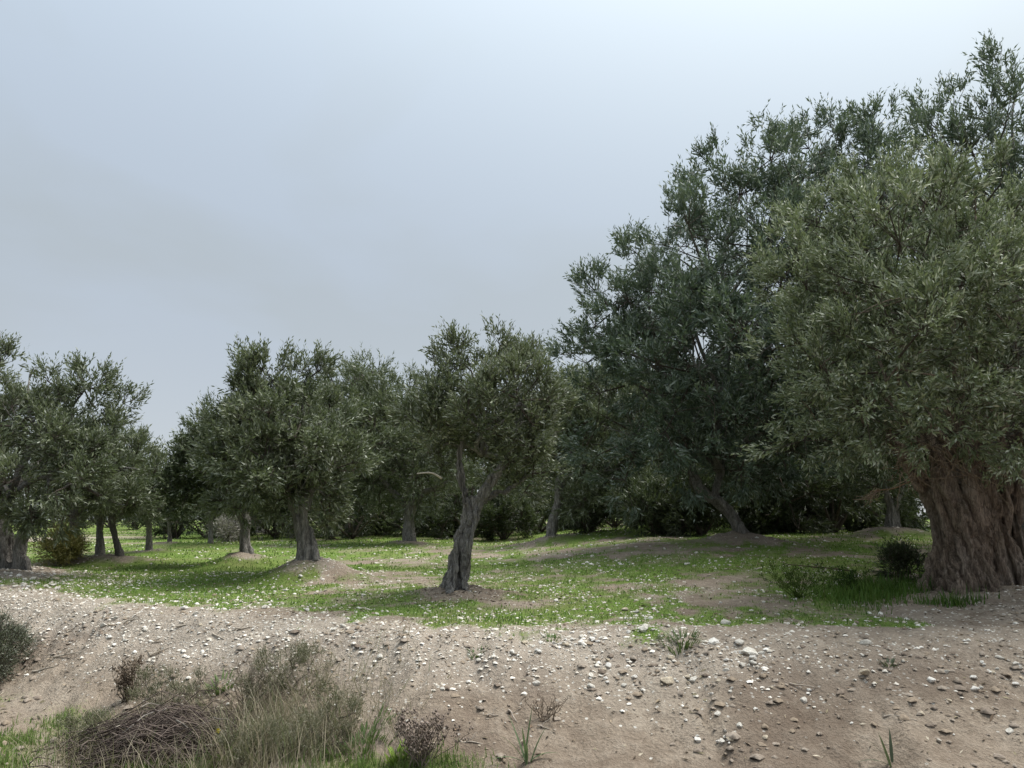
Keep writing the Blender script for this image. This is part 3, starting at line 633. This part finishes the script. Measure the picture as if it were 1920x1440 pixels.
for k in range(42):
    x = -11 + k * 2.5 + r.uniform(-.7, .7) if k < 15 else -13 + (k - 25) * 1.5 + r.uniform(-.5, .5) if k >= 25 else -36 + (k - 15) * 2.7 + r.uniform(-.8, .8); y = 30 + r.uniform(-4, 3) - (6 if x > 4 else 0) + (19 if 15 <= k < 25 else 3 if k >= 25 else 0); q = (x / y) * FPX + 960; hgt = r.uniform(1.9, 3.0)
    lab = 'dark evergreen scrub filling the space under the closing wood' if k < 15 or k >= 25 else 'dark scrub at the far end of the grass alley'
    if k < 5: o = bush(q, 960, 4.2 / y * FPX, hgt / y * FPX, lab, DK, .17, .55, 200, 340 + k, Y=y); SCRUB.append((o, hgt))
    else:
        src, h0 = SCRUB[k % 5]; o = src.copy(); C.objects.link(o); o.location = (x, y, float(height(x, y))); f_ = hgt / h0 * (.8 if 15 <= k < 25 else 1); o.scale = (f_ * r.uniform(.85, 1.2), f_, f_); o.rotation_euler = (0, 0, r.uniform(0, 6.3)); o['label'] = lab
        for ch in src.children:
            c = ch.copy(); C.objects.link(c); c.parent = o
    o['group'] = 'scrub under the closing wood' if k < 15 or k >= 25 else 'scrub at the alley end'
bush(112, 1058, 66, 52, 'yellowish dry bush beside the forked pale trunk', [(.17, .15, .045), (.26, .23, .075), (.34, .31, .12), (.38, .36, .18)], .07, .35, 190, 320, gap=.42)
bush(428, 1016, 50, 44, 'pale grey leafless scrub behind the dark trunked olive', [(.16, .15, .13), (.22, .2, .18), (.3, .28, .25), (.36, .34, .31)], .10, .5, 90, 321)
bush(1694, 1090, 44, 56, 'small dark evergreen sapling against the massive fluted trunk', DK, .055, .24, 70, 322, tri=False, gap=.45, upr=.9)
GG = [(.07, .065, .04), (.14, .135, .08), (.21, .20, .13), (.28, .26, .19)]
for k, (px, py, ww, hh_, lab) in enumerate([(335, 1330, 150, 36, 'low grey green scrub behind the heap of cut branches'), (545, 1290, 170, 38, 'grey green scrub among the tall straw grass'), (610, 1400, 170, 36, 'loose grey green scrub between the straw grass and the dry twiggy bush'), (165, 1405, 110, 34, 'trailing grey green scrub beside the brush heap'), (490, 1430, 130, 44, 'darker weedy scrub in front of the straw grass')]):
    bush(px, py, ww, hh_, lab, GG, .024, .13, 170, 360 + k, shoots=6, leaves=8, gap=.46, upr=.9)
bush(-30, 1285, 105, 105, 'grey green shrub on the earth bank below the white stones', [(.05, .06, .038), (.11, .12, .08), (.18, .19, .135), (.27, .28, .23)], .032, .2, 330, 323, tri=False, leaves=10)

# ------------------------------------------------------------------ grass: blades over the turf
def blades(n, xr, yr, hgt, wid, cols, name, label, seed, wfn, lean=.5):
    r = np.random.default_rng(seed)
    x = r.uniform(*xr, n); u = r.random(n); y = yr[0] * (yr[1] / yr[0]) ** u
    dens = wfn(x, y); k = r.random(n) < dens; x, y = x[k], y[k]; n = len(x)
    cl = np.repeat(r.random((n // 5 + 1, 1)), 5, 0)[:n, 0]
    z = height(x, y) - .006; p = np.stack([x, y, z], 1)
    th = r.random(n) * 6.283; h = hgt * (.35 + 1.1 * r.random(n) ** 1.5) * (.6 + .8 * fbm(x * 1.2, y * 1.2, s=71)) * (1 + .02 * np.clip(y - 8, 0, 30))
    wv = np.stack([np.cos(th), np.sin(th), 0 * th], 1) * (wid * r.uniform(.6, 1.3, n) * (1 + .05 * np.clip(y - 8, 0, 30)))[:, None]
    ln = np.stack([-np.sin(th + r.normal(size=n) * .6), np.cos(th), 0 * th], 1) * (h * lean * r.uniform(.2, 1.3, n))[:, None]
    up = np.array([0, 0, 1.]) * h[:, None]
    V = np.stack([p - wv, p + wv, p + wv * .7 + up * .6 + ln * .4, p + up + ln, p - wv * .7 + up * .6 + ln * .4], 1).reshape(-1, 3)
    o = np.arange(n)[:, None] * 5
    F = [np.concatenate([o + np.array([0, 1, 2, 4])], 0), o + np.array([4, 2, 3])]
    c = (r.random(n) * .6 + fbm(x * .8, y * .8, s=77) * .8 - .1)[:, None]; K = np.asarray(cols, float); c = np.clip(c, 0, 1)
    col = np.where(c < .5, K[0] + (K[1] - K[0]) * c * 2, K[1] + (K[2] - K[1]) * (c * 2 - 1)); dry = r.random(n) < .10; col[dry] = K[3]
    ob = mesh_np(name, V, F, GRASS, tint=np.repeat(col, 5, 0)); tag(ob, label, 'grass', kind='stuff'); print(name, n); return ob
GC = [(.07, .13, .024), (.12, .215, .036), (.19, .28, .065), (.32, .28, .15)]
blades(155000, (-9, 9), (6.3, 14), .029, .0045, GC, 'grass', 'short green grass growing between the pale stones of the grove floor', 401, lambda x, y: np.clip((cover(x, y)[0] - .12) * 1.25, 0, 1) * (abs(x) < .72 * y + .5))
blades(60000, (-22, 16), (13, 42), .036, .008, GC, 'grass', 'bright green grass covering the far alley between the olives', 402, lambda x, y: np.clip((cover(x, y)[0] - .15) * 1.3, 0, 1) * (abs(x) < .75 * y))
blades(60000, (-4.4, .2), (4.3, 7.0), .075, .0035, [(.05, .085, .02), (.095, .16, .03), (.16, .23, .06), (.3, .26, .15)], 'grass', 'lush green weeds and grass in the ditch below the bank', 403, lambda x, y: np.clip((cover(x, y)[0] - .1) * 1.3, 0, 1) * (y < crest(x) - .7))
blades(26000, (2.8, 6.0), (7.0, 10.0), .13, .006, [(.035, .075, .012), (.07, .14, .02), (.11, .19, .03), (.12, .16, .04)], 'grass', 'long dark green grass at the foot of the massive fluted trunk', 404,
       lambda x, y: np.clip(np.exp(-(((x - TOE[0] - .5 * (y - TOE[1])) / .42) ** 2 + ((y - TOE[1]) / .5) ** 2)) * 1.4 + .8 * np.exp(-(((x - FOOT[0]) / .3) ** 2 + ((y - FOOT[1]) / .12) ** 2)), 0, 1))
def tall_grass():
    def f(x, y): return np.clip(np.exp(-(((x + 1.85) / .62) ** 2 + ((y - 6.0) / .55) ** 2)) * 1.2 + .5 * np.exp(-(((x + 2.9) / .5) ** 2 + ((y - 6.1) / .5) ** 2)), 0, 1) * (vn(x * 5, y * 5, s=6) > .25)
    blades(17000, (-3.9, -.6), (4.9, 7.0), .25, .0026, [(.13, .105, .07), (.23, .19, .13), (.34, .30, .22), (.10, .13, .05)], 'grass', 'tall thin straw coloured grass standing on the slope by the brush heap', 405, f, 1.0)
tall_grass()

# ------------------------------------------------------------------ stones: single ones, then the gravel
def stone_mesh(seed):
    r = np.random.default_rng(seed); import bmesh
    bm = bmesh.new(); bmesh.ops.create_icosphere(bm, subdivisions=2, radius=1)
    P = np.array([v_.co[:] for v_ in bm.verts]); 
    for q in range(13):
        d = nrm(r.normal(size=3)); c = r.uniform(.45, .82); s_ = P @ d; P = P - d * np.clip(s_ - c, 0, None)[:, None]
    P *= 1 + .30 * (fbm(P[:, 0] * 2 + seed, P[:, 1] * 2, P[:, 2] * 2, o=2)[:, None] - .5)
    P *= np.array([1, r.uniform(.65, .95), r.uniform(.45, .75)])
    for v_, c in zip(bm.verts, P): v_.co = c
    me = bpy.data.meshes.new('stone'); bm.to_mesh(me); bm.free()
    return me
SM = []
for k in range(12):
    me = stone_mesh(500 + k); me.materials.append(STONES[(0, 1, 0, 2, 1, 0, 0, 1, 2, 0, 1, 0)[k]]); SM.append(me)
def put_stone(x, y, r, k, label, group, name='stone'):
    o = bpy.data.objects.new(name, SM[k % 12]); C.objects.link(o)
    o.location = (float(x), float(y), float(height(x, y)) + r * .22); o.scale = (r, r, r)
    o.rotation_euler = (random.uniform(-.25, .25), random.uniform(-.25, .25), random.uniform(0, 6.3))
    tag(o, label, 'stone', group); return o
NAMED = [(1250, 1280, 16, 3, 'tan angular stone on the bare slope'), (1508, 1317, 12, 0, 'lone blocky cream stone in the middle of the bare slope'), (1405, 1229, 24, 6, 'biggest pale stone in the cluster at the top of the bank'),
  (1413, 1236, 10, 1, 'small white stone leaning on the biggest cluster stone'), (1746, 1278, 10, 4, 'square whitish stone below the massive fluted trunk'), (1388, 1208, 11, 0, 'rounded pale stone at the grass edge above the stone cluster'), (1336, 1206, 14, 1, 'flat white stone at the grass edge beside a green tuft'),
  (1622, 1207, 11, 5, 'rounded grey stone at the grass edge below the long dark grass'), (1208, 1183, 15, 0, 'large buff stone in the grass left of a green tuft'), (1361, 1170, 11, 2, 'flat oval stone lying in the thin grass'), (1728, 1339, 8, 3, 'upright yellowish stone low on the slope'),
  (1620, 1263, 13, 8, 'flat tan stone half sunk in the slope'), (960, 1225, 11, 7, 'white stone beside a small green tuft at the bank top'), (1005, 1284, 9, 0, 'single cream stone on the darker broken earth'), (1140, 1250, 9, 1, 'white pebble stone on the upper earth bank'),
  (714, 1234, 9, 0, 'bright stone on the shoulder of the bank above the straw grass'), (831, 1294, 7, 0, 'small round stone on the smooth brown slope'), (1388, 1363, 9, 0, 'pale stone above the little pebble group'), (1346, 1340, 8, 9, 'egg shaped stone on the bare slope'), (1300, 1279, 12, 2, 'greyish stone beside the tan angular stone')]
for (px, py, rp, k, lab) in NAMED:
    Y = hit(px, py, 0, height); p = at(px, py, Y); put_stone(p[0], p[1], rp / FPX * Y, k, lab, None)
def scatter_px(n, boxes, rlo, rhi, label, group, seed):
    r = np.random.default_rng(seed)
    for q in range(n):
        bx = boxes[r.integers(len(boxes))]; px = r.uniform(bx[0], bx[1]); py = r.uniform(bx[2], bx[3]); Y = hit(px, py, 0, height); p = at(px, py, Y)
        rp = rlo + (rhi - rlo) * r.random() ** 2.2; put_stone(p[0], p[1], rp / FPX * Y, int(r.integers(12)), label, group)
scatter_px(70, [(660, 1240, 1185, 1250), (1040, 1130, 1195, 1215), (1100, 1300, 1220, 1290), (1170, 1240, 1140, 1200)], 4, 9, 'pale stone scattered along the top of the brown bank', 'stones along the bank top', 601)
scatter_px(70, [(1250, 1900, 1215, 1300), (1360, 1450, 1215, 1250), (1820, 1915, 1230, 1300), (1300, 1380, 1370, 1395), (1250, 1900, 1300, 1420)], 4, 9, 'pale stone lying loose on the bare lower slope', 'loose stones on the lower slope', 602)
scatter_px(70, [(0, 600, 1100, 1190), (150, 680, 1150, 1220), (0, 130, 1075, 1110)], 4, 8, 'white stone in the stony band at the head of the ditch', 'white stones in the stony band', 603)
scatter_px(60, [(520, 800, 1080, 1150), (900, 1500, 1050, 1160), (1050, 1420, 1020, 1060), (1250, 1560, 1090, 1180)], 3, 6, 'white stone among the short grove grass', 'white stones among the grass', 604)

def gravel(n, seed, xr, yr, smin, smax, wfn, label, pal=((.42, .375, .31), (.78, .75, .69)), name='gravel'):
    r = np.random.default_rng(seed); x = r.uniform(*xr, n); y = r.uniform(*yr, n)
    k = r.random(n) < wfn(x, y); x, y = x[k], y[k]; n = len(x)
    O = np.array([[1, 0, 0], [-1, 0, 0], [0, 1, 0], [0, -1, 0], [0, 0, 1], [0, 0, -1], [.62, .62, .4], [-.6, .55, .5], [.5, -.62, .5], [-.6, -.6, .35]])
    Fc = np.array([[0, 6, 4], [6, 2, 4], [2, 7, 4], [7, 1, 4], [1, 9, 4], [9, 3, 4], [3, 8, 4], [8, 0, 4], [0, 2, 6], [2, 1, 7], [1, 3, 9], [3, 0, 8]])
    s_ = smin * (smax / smin) ** (r.random(n) ** 2.2); th = r.random(n) * 6.283
    V = O[None] * (1 + .35 * r.normal(size=(n, 10, 1)) * .5) * (s_[:, None] * np.stack([np.ones(n), r.uniform(.55, 1, n), r.uniform(.35, .7, n)], 1))[:, None, :]
    cx, sx = np.cos(th)[:, None], np.sin(th)[:, None]
    V = np.stack([V[..., 0] * cx - V[..., 1] * sx, V[..., 0] * sx + V[..., 1] * cx, V[..., 2]], 2)
    V += np.stack([x, y, height(x, y) - s_ * .02], 1)[:, None, :]
    F = (Fc[None] + (np.arange(n) * 10)[:, None, None]).reshape(-1, 3)
    c = r.random((n, 1)); col = np.array(pal[0]) * (1 - c) + np.array(pal[1]) * c; tn_ = r.random(n) < .2; col[tn_] = np.array([.25, .20, .15])
    o = mesh_np(name, V.reshape(-1, 3), [F], GRAVEL, tint=np.repeat(col, 10, 0)); tag(o, label, 'gravel', kind='stuff'); print('gravel', n)
gravel(75000, 701, (-8, 8), (5, 13), .007, .032, lambda x, y: np.clip(cover(x, y)[1] - .12, 0, 1) ** 1.3 * .75 * (abs(x) < .72 * y + .3), 'loose pale gravel strewn over the bank and grove floor')

gravel(24000, 702, (-14, 14), (12, 26), .015, .045, lambda x, y: np.clip(cover(x, y)[1] - .12, 0, 1) * .5 * (abs(x) < .72 * y), 'pale pebbles strewn among the mounds of the far grove')

gravel(45000, 704, (-7.5, 4.5), (5.8, 11.5), .006, .018, lambda x, y: np.exp(-((y - crest(x) + .2) / .5) ** 2) * (1 - .75 * S((x - .3) / 2.5)) * S((fbm(x * 2, y * 2, s=66) - .32) * 4) * .9, 'fine whitish gravel spread along the upper edge of the bank')
gravel(8000, 703, (-6.5, 6.5), (4.9, 9.5), .012, .055, lambda x, y: S((crest(x) + .3 - y) / .5) * S((fbm(x * 1.3, y * 1.3, s=52) - .4) * 5) * .8 * (abs(x) < .72 * y + .3), 'crumbled clods of brown earth on the bank', ((.16, .125, .098), (.30, .255, .21)), 'earth_clods')
def scraps(n, seed, xr, yr, wfn, label, cols, smin, smax, name):
    r = np.random.default_rng(seed); x = r.uniform(*xr, n); y = r.uniform(*yr, n); k = r.random(n) < wfn(x, y); x, y = x[k], y[k]; n = len(x)
    a_ = r.random(n) * 6.283; l = r.uniform(smin, smax, n); z = height(x, y) + .006
    p = np.stack([x, y, z], 1); u = np.stack([np.cos(a_), np.sin(a_), r.normal(size=n) * .25], 1) * l[:, None]; v_ = np.stack([-np.sin(a_), np.cos(a_), r.normal(size=n) * .5], 1) * (l * r.uniform(.12, .32, n))[:, None]
    V = np.stack([p - u, p + v_ + [0, 0, .004], p + u, p - v_], 1).reshape(-1, 3); K = np.asarray(cols); c = K[r.integers(len(K), size=n)] * r.uniform(.75, 1.25, (n, 1))
    tag(mesh_np(name, V, [np.arange(4 * n).reshape(-1, 4)], DRY, tint=np.repeat(c, 4, 0)), label, 'litter', kind='stuff'); print(name, n)
scraps(26000, 711, (-7, 7), (5, 11.5), lambda x, y: (.12 + .8 * mound_f(x, y)[1] + .35 * S((fbm(x * 1.4, y * 1.4, s=44) - .5) * 5)) * (abs(x) < .72 * y + .3), 'dry fallen leaves and bits of straw littering the bank and mounds',
       [(.30, .24, .17), (.16, .115, .08), (.42, .37, .29), (.10, .08, .06), (.22, .19, .12)], .012, .035, 'leaf_litter')
# ------------------------------------------------------------------ dry things in the foreground
def on_ground(px, py):
    Y = hit(px, py, 0, height); p = at(px, py, Y); p[2] = float(height(p[0], p[1])); return p
def stick_tube(A, B, r0, r1, sag, r, n=7):
    mid = (A + B) / 2 + r.normal(size=3) * np.linalg.norm(B - A) * .07 + np.array([0, 0, sag])
    W_ = bez(np.array([[*A, r0], [*mid, (r0 + r1) / 2], [*B, r1]]), n); W_[1:-1, :3] += r.normal(size=(n - 2, 3)) * .006
    return tube(W_[:, :3], W_[:, 3], 5)
r = np.random.default_rng(801)
hp = on_ground(300, 1420); heap = empty('brush_heap', hp); tag(heap, 'domed heap of thin dark cut branches lying in the ditch', 'brush heap')
b_ = MB()
for q in range(620):
    a_ = r.normal() * .6 + (math.pi if r.random() < .55 else 0); rad = r.uniform(.25, .8); c = hp + np.array([r.normal() * .24, r.normal() * .2, 0])
    d2 = ((c[0] - hp[0]) / .75) ** 2 + ((c[1] - hp[1]) / .6) ** 2
    zc = max(.0, .27 * (1 - d2)) * r.uniform(.25, 1.0)
    A = c + np.array([math.cos(a_) * -rad * .35, math.sin(a_) * -rad * .3, zc]); B = c + np.array([math.cos(a_) * rad * .65, math.sin(a_) * rad * .5, 0]); 
    for pt in (A, B): 
        gz = float(height(pt[0], pt[1]))
        pt[2] = max(gz + .01, pt[2] if pt is A else gz + zc * .35 * r.random())
    V, Q_, T_ = stick_tube(A, B, r.uniform(.003, .006), .0015, .05 + zc * .4, r, 6)
    g_ = r.random(); b_.add(V, Q_, T_, col=np.array([.045, .032, .028]) * (1 - g_) + np.array([.17, .135, .115]) * g_)
tag(b_.build('twig_mass', DRY, heap, loc=hp), kind='stuff')
for (A, B, rr, cl) in [((690 / 3, 1375), (315, 1325), .006, .34), ((285, 1375), (310, 1440), .006, .3), ((255, 1430), (330, 1340), .005, .26), ((320, 1438), (400, 1350), .006, .22), ((180, 1405), (270, 1380), .005, .2), ((330, 1350), (425, 1405), .007, .16), ((265, 1325), (300, 1322), .004, .3), ((215, 1365), (240, 1380), .004, .35), ((400, 1345), (450, 1372), .005, .14)]:
    a_ = at(A[0], A[1], hp[1] - .12 - .1 * r.random()); c_ = at(B[0], B[1], hp[1] + .02)
    for pt in (a_, c_): pt[2] = max(pt[2], float(height(pt[0], pt[1])) + .02)
    k = MB(); V, Q_, T_ = stick_tube(a_, c_, rr, rr * .5, .03, r); k.add(V, Q_, T_, col=(cl, cl * .9, cl * .8)); k.build('twig', DRY, heap, loc=hp)

def dry_shrub(px, py, wpx, hpx, label, n, c0, c1, seed, buds=True, greens=0):
    p = on_ground(px, py); r = np.random.default_rng(seed); Y = p[1]; W_, H_ = wpx / FPX * Y, hpx / FPX * Y
    root = empty('dry_shrub', p); tag(root, label, 'shrub'); b_ = MB(); bb = MB()
    for q in range(n):
        tip = p + np.array([r.normal() * W_ * .26, r.normal() * W_ * .22, H_ * r.uniform(.55, 1.05)]); A = p + np.array([r.normal() * .03, r.normal() * .03, -.02])
        col = np.array(c0) + (np.array(c1) - np.array(c0)) * r.random()
        V, Q_, T_ = stick_tube(A, tip, .004, .0015, .0, r, 6); b_.add(V, Q_, T_, col=col)
        for s2 in range(5):
            f = r.uniform(.35, .95); s0 = A + (tip - A) * f; e2 = s0 + nrm(r.normal(size=3) * .6 + np.array([0, 0, 1.0])) * H_ * r.uniform(.1, .3)
            V, Q_, T_ = stick_tube(s0, e2, .002, .001, 0, r, 4); b_.add(V, Q_, T_, col=col)
            if buds:
                for s3 in range(4):
                    f2 = s0 + (e2 - s0) * r.uniform(.3, 1.05) + r.normal(size=3) * .008; o_ = np.array([[1, 0, 0], [-1, 0, 0], [0, 1, 0], [0, -1, 0], [0, 0, 1.5], [0, 0, -1.5]]) * r.uniform(.004, .009)
                    bb.add(f2 + o_, None, np.array([[0, 2, 4], [2, 1, 4], [1, 3, 4], [3, 0, 4], [2, 0, 5], [1, 2, 5], [3, 1, 5], [0, 3, 5]]), col=col * r.uniform(.6, 1.3))
    b_.build('stem', DRY, root, loc=p)
    if buds: tag(bb.build('seed_head', DRY, root, loc=p, smooth=False), kind='stuff')
    return root
dry_shrub(240, 1312, 85, 75, 'brown seeding shrub standing behind the brush heap', 30, (.10, .075, .055), (.22, .175, .13), 811)
dry_shrub(785, 1436, 150, 85, 'dry twiggy bush with reddish buds at the edge of the bare slope', 36, (.13, .10, .085), (.29, .235, .20), 812)
dry_shrub(470, 1330, 130, 80, 'thin grey dead shrub among the straw coloured grass', 36, (.15, .125, .09), (.27, .235, .18), 813, buds=False)
dry_shrub(1020, 1345, 80, 40, 'low withered brown plant on the smooth brown slope', 14, (.12, .09, .07), (.2, .16, .12), 814, buds=False)

def blade_leaf(b0, d, length, wid, bend, n=7):
    """a long strap leaf, folded along its midrib"""
    d = nrm(np.asarray(d, float)); side = nrm(np.cross(d, [0, 0, 1.])); V = []
    hd = nrm(np.array([d[0], d[1], 0]) + 1e-6)
    for q in range(n):
        f = q / (n - 1); c = b0 + d * length * f + (hd * .5 - np.array([0, 0, .9])) * bend * length * f ** 2.2
        wq = wid * (1 - f ** 2.5) * (.65 + .35 * math.sin(min(1, f * 3) * 1.57)) + .0004
        V += [c - side * wq, c - np.array([0, 0, wq * .35]), c + side * wq]
    V = np.array(V); F = []
    for q in range(n - 1):
        for e_ in (0, 1): F.append([q * 3 + e_, q * 3 + e_ + 1, (q + 1) * 3 + e_ + 1, (q + 1) * 3 + e_])
    return V, np.array(F)
def strap_plant(px, py, leaves_, label, seed, col):
    p = on_ground(px, py); r = np.random.default_rng(seed); root = empty('strap_leaved_plant', p); tag(root, label, 'plant')
    for (dx, dz, ln, bd) in leaves_:
        V, F = blade_leaf(p + r.normal(size=3) * .012 - np.array([0, 0, .01]), (dx, r.normal() * .25, dz), ln * 1.45, r.uniform(.007, .011), bd)
        k = MB(); k.add(V, F, col=np.array(col) * r.uniform(.8, 1.2)); k.build('leaf', GRASS, root, loc=p)
strap_plant(985, 1430, [(-.55, 1, .20, .25), (-.35, 1, .24, .1), (-.1, 1, .20, .1), (.12, 1, .25, .08), (.3, 1, .2, .2), (-.9, .7, .17, .5), (.8, .8, .16, .5), (.0, .9, .14, .3)], 'strap leaved green plant with upright arching leaves at the foot of the slope', 821, (.10, .145, .07))
strap_plant(1668, 1436, [(-.6, 1, .16, .2), (-.35, 1, .20, .1), (-.15, 1, .18, .1), (.1, 1, .15, .1), (-1, .6, .16, .4)], 'thin dark leaved tuft on the pale lower slope', 822, (.06, .075, .05))
def tuft(px, py, n, h, wd, label, seed, col, spread=.07):
    p = on_ground(px, py); r = np.random.default_rng(seed); b_ = MB()
    for q in range(n):
        a_ = r.random() * 6.283; s_ = r.random() ** .5 * spread; b0 = p + np.array([math.cos(a_) * s_ * 1.4, math.sin(a_) * s_, -.008]); b0[2] = float(height(b0[0], b0[1])) - .005
        V, F = blade_leaf(b0, (math.cos(a_) * .6, math.sin(a_) * .6, r.uniform(.6, 1.4)), h * r.uniform(.5, 1.1), wd, .25, 4); b_.add(V, F, col=np.array(col) * r.uniform(.7, 1.3))
    tag(b_.build('grass_tuft', GRASS), label, 'grass tuft')
tuft(1278, 1206, 150, .12, .004, 'round green grass tuft between the flat white stone and the buff stone', 831, (.06, .10, .025), .13)
tuft(895, 1228, 50, .06, .004, 'small green tuft beside a white stone at the bank top', 832, (.07, .12, .03), .06)
tuft(1668, 1245, 40, .06, .005, 'little grey green tuft on the slope below the fluted trunk', 833, (.07, .085, .05), .05)
tuft(1035, 1200, 40, .06, .004, 'tiny bright tuft beside the white stone row', 834, (.08, .15, .03), .05)
tuft(428, 1432, 60, .16, .009, 'fresh bright green leafy weed in front of the brush heap', 835, (.12, .22, .02), .08)
tuft(745, 1418, 40, .10, .008, 'bright yellow green weed inside the dry twiggy bush', 836, (.18, .27, .03), .06)
tuft(680, 1400, 160, .12, .006, 'dense green weed patch beside the dry twiggy bush', 837, (.07, .12, .03), .2)
tuft(420, 1290, 60, .13, .007, 'soft green weed among the straw coloured grass', 838, (.09, .13, .04), .1)

# green scrubby weeds by the big trunk, with a fallen branch
dry_shrub(1500, 1120, 150, 62, 'sprawling green stemmed weed in the grass near the massive fluted trunk', 36, (.05, .08, .015), (.10, .15, .03), 841)
dry_shrub(1590, 1112, 110, 48, 'dark green spreading weed beside the small evergreen sapling', 30, (.03, .06, .012), (.07, .12, .02), 842)
def stick(px0, py0, px1, py1, rad, label, group, col, seed, name='fallen_stick', lift=.01):
    r = np.random.default_rng(seed); A = on_ground(px0, py0); B = on_ground(px1, py1); A[2] += lift + rad * .5; B[2] += rad * .5
    c = (A + B) / 2; k = MB(); mid = c + np.array([0, 0, max(0, float(height(c[0], c[1])) + rad * .6 - c[2])])
    W_ = bez(np.array([[*A, rad], [*(A * .5 + mid * .5 + r.normal(size=3) * .008), rad], [*mid, rad * .9], [*B, rad * .5]]), 9); V, Q_, T_ = tube(W_[:, :3], W_[:, 3], 6); k.add(V, Q_, T_, col=col)
    V, Q_, T_ = stick_tube(W_[4, :3], W_[6, :3] + np.array([.03, .02, .05]), rad * .6, rad * .3, 0, r, 5); k.add(V, Q_, T_, col=col)
    o = k.build(name, DRY, loc=A); o.location = [float(v_) for v_ in A]; tag(o, label, 'stick', group)
stick(1600, 1076, 1470, 1058, .012, 'long dark fallen branch lying in the grass near the evergreen sapling', None, (.10, .075, .05), 851, lift=.03)
for k, q in enumerate([(100, 1235, 155, 1222), (280, 1232, 318, 1214), (285, 1207, 305, 1203), (232, 1172, 262, 1160), (330, 1178, 352, 1172), (440, 1185, 470, 1176), (60, 1262, 105, 1250), (398, 1190, 420, 1200)]):
    stick(*q, .009, 'pale dry stick lying on the stony bank above the ditch', 'pale sticks on the stony bank', (.40, .35, .29), 860 + k)
for k, q in enumerate([(953, 1334, 970, 1356), (1030, 1332, 1052, 1320), (1008, 1364, 1030, 1368), (912, 1345, 935, 1342), (1655, 1348, 1720, 1352), (1480, 1284, 1530, 1290), (860, 1390, 905, 1396)]):
    stick(*q, .006, 'thin pale twig lying on the bare brown slope', 'thin twigs on the slope', (.36, .31, .26), 880 + k)
# pale dead branch stub caught in the slender olive
A = at(782, 888, PM[1] - .75); B = at(828, 897, PM[1] - .55); mid = (A + B) / 2 + np.array([.02, 0, .035])
W_ = bez(np.array([[*A, .008], [*mid, .011], [*B, .014]]), 8); k = MB(); k.add(*tube(W_[:, :3], W_[:, 3], 6), col=(.42, .38, .32))
k.build('dead_branch', DRY, loc=A)
db = bpy.data.objects['dead_branch']; db.location = [float(v_) for v_ in A]; tag(db, 'pale bare dead branch caught low in the slender olive crown', 'dead branch')
# bare reddish twigs hanging round the top of the big trunk
r = np.random.default_rng(901); k = MB()
for q in range(120):
    A = at(r.uniform(1660, 1880), r.uniform(820, 890), PF[1] + r.uniform(-1.0, -.4)); B = A + np.array([r.normal() * .22, -abs(r.normal()) * .16, -abs(r.normal()) * .17 - .03])
    g_ = r.random(); k.add(*stick_tube(A, B, .006, .002, -.03, r, 7), col=np.array([.13, .085, .06]) * (1 - g_) + np.array([.27, .22, .16]) * g_)
tag(k.build('bare_twig_tangle', DRY, TF, loc=PF), kind='stuff')
r = np.random.default_rng(902); k = MB()
pc = at(1632, 930, PF[1] - .35)
for q in range(26):
    k.add(*stick_tube(pc + r.normal(size=3) * .02 + np.array([.12, 0, .1]) * r.random(), pc + np.array([r.normal() * .08 - .03, r.normal() * .06, -abs(r.normal()) * .06]), .004, .002, 0, r, 4), col=(.27, .20, .15))
k.add(*stick_tube(pc + np.array([0, 0, .05]), at(1710, 900, PF[1] - .2), .006, .01, .02, r, 8), col=(.24, .16, .1))
k.build('withered_branch', DRY, TF, loc=PF)
# small flower by the heap
p = on_ground(412, 1425); fl = empty('yellow_flower', p); tag(fl, 'single yellow wildflower on a thin stem beside the brush heap', 'flower')
tp = at(410, 1369, p[1] - .02); k = MB(); k.add(*stick_tube(p - np.array([0, 0, .02]), tp, .003, .002, 0, r, 6), col=(.08, .11, .04)); k.build('stem', DRY, fl, loc=p)
for q in range(5):
    a_ = q * 1.257; d = np.array([math.cos(a_) * .7, -.5, math.sin(a_) * .7]); k = MB(); s2 = nrm(np.cross(d, [0, 1., 0])) * .009
    k.add(np.array([tp, tp + d * .014 + s2, tp + d * .028, tp + d * .014 - s2]), np.array([[0, 1, 2, 3]]), col=(.75, .58, .03)); k.build('petal', GRASS, fl, loc=p, smooth=False)
print('tris', sum(len(me.loop_triangles) or sum(len(p_.vertices) - 2 for p_ in me.polygons[:0]) + len(me.loops) - 2 * len(me.polygons) for me in bpy.data.meshes))
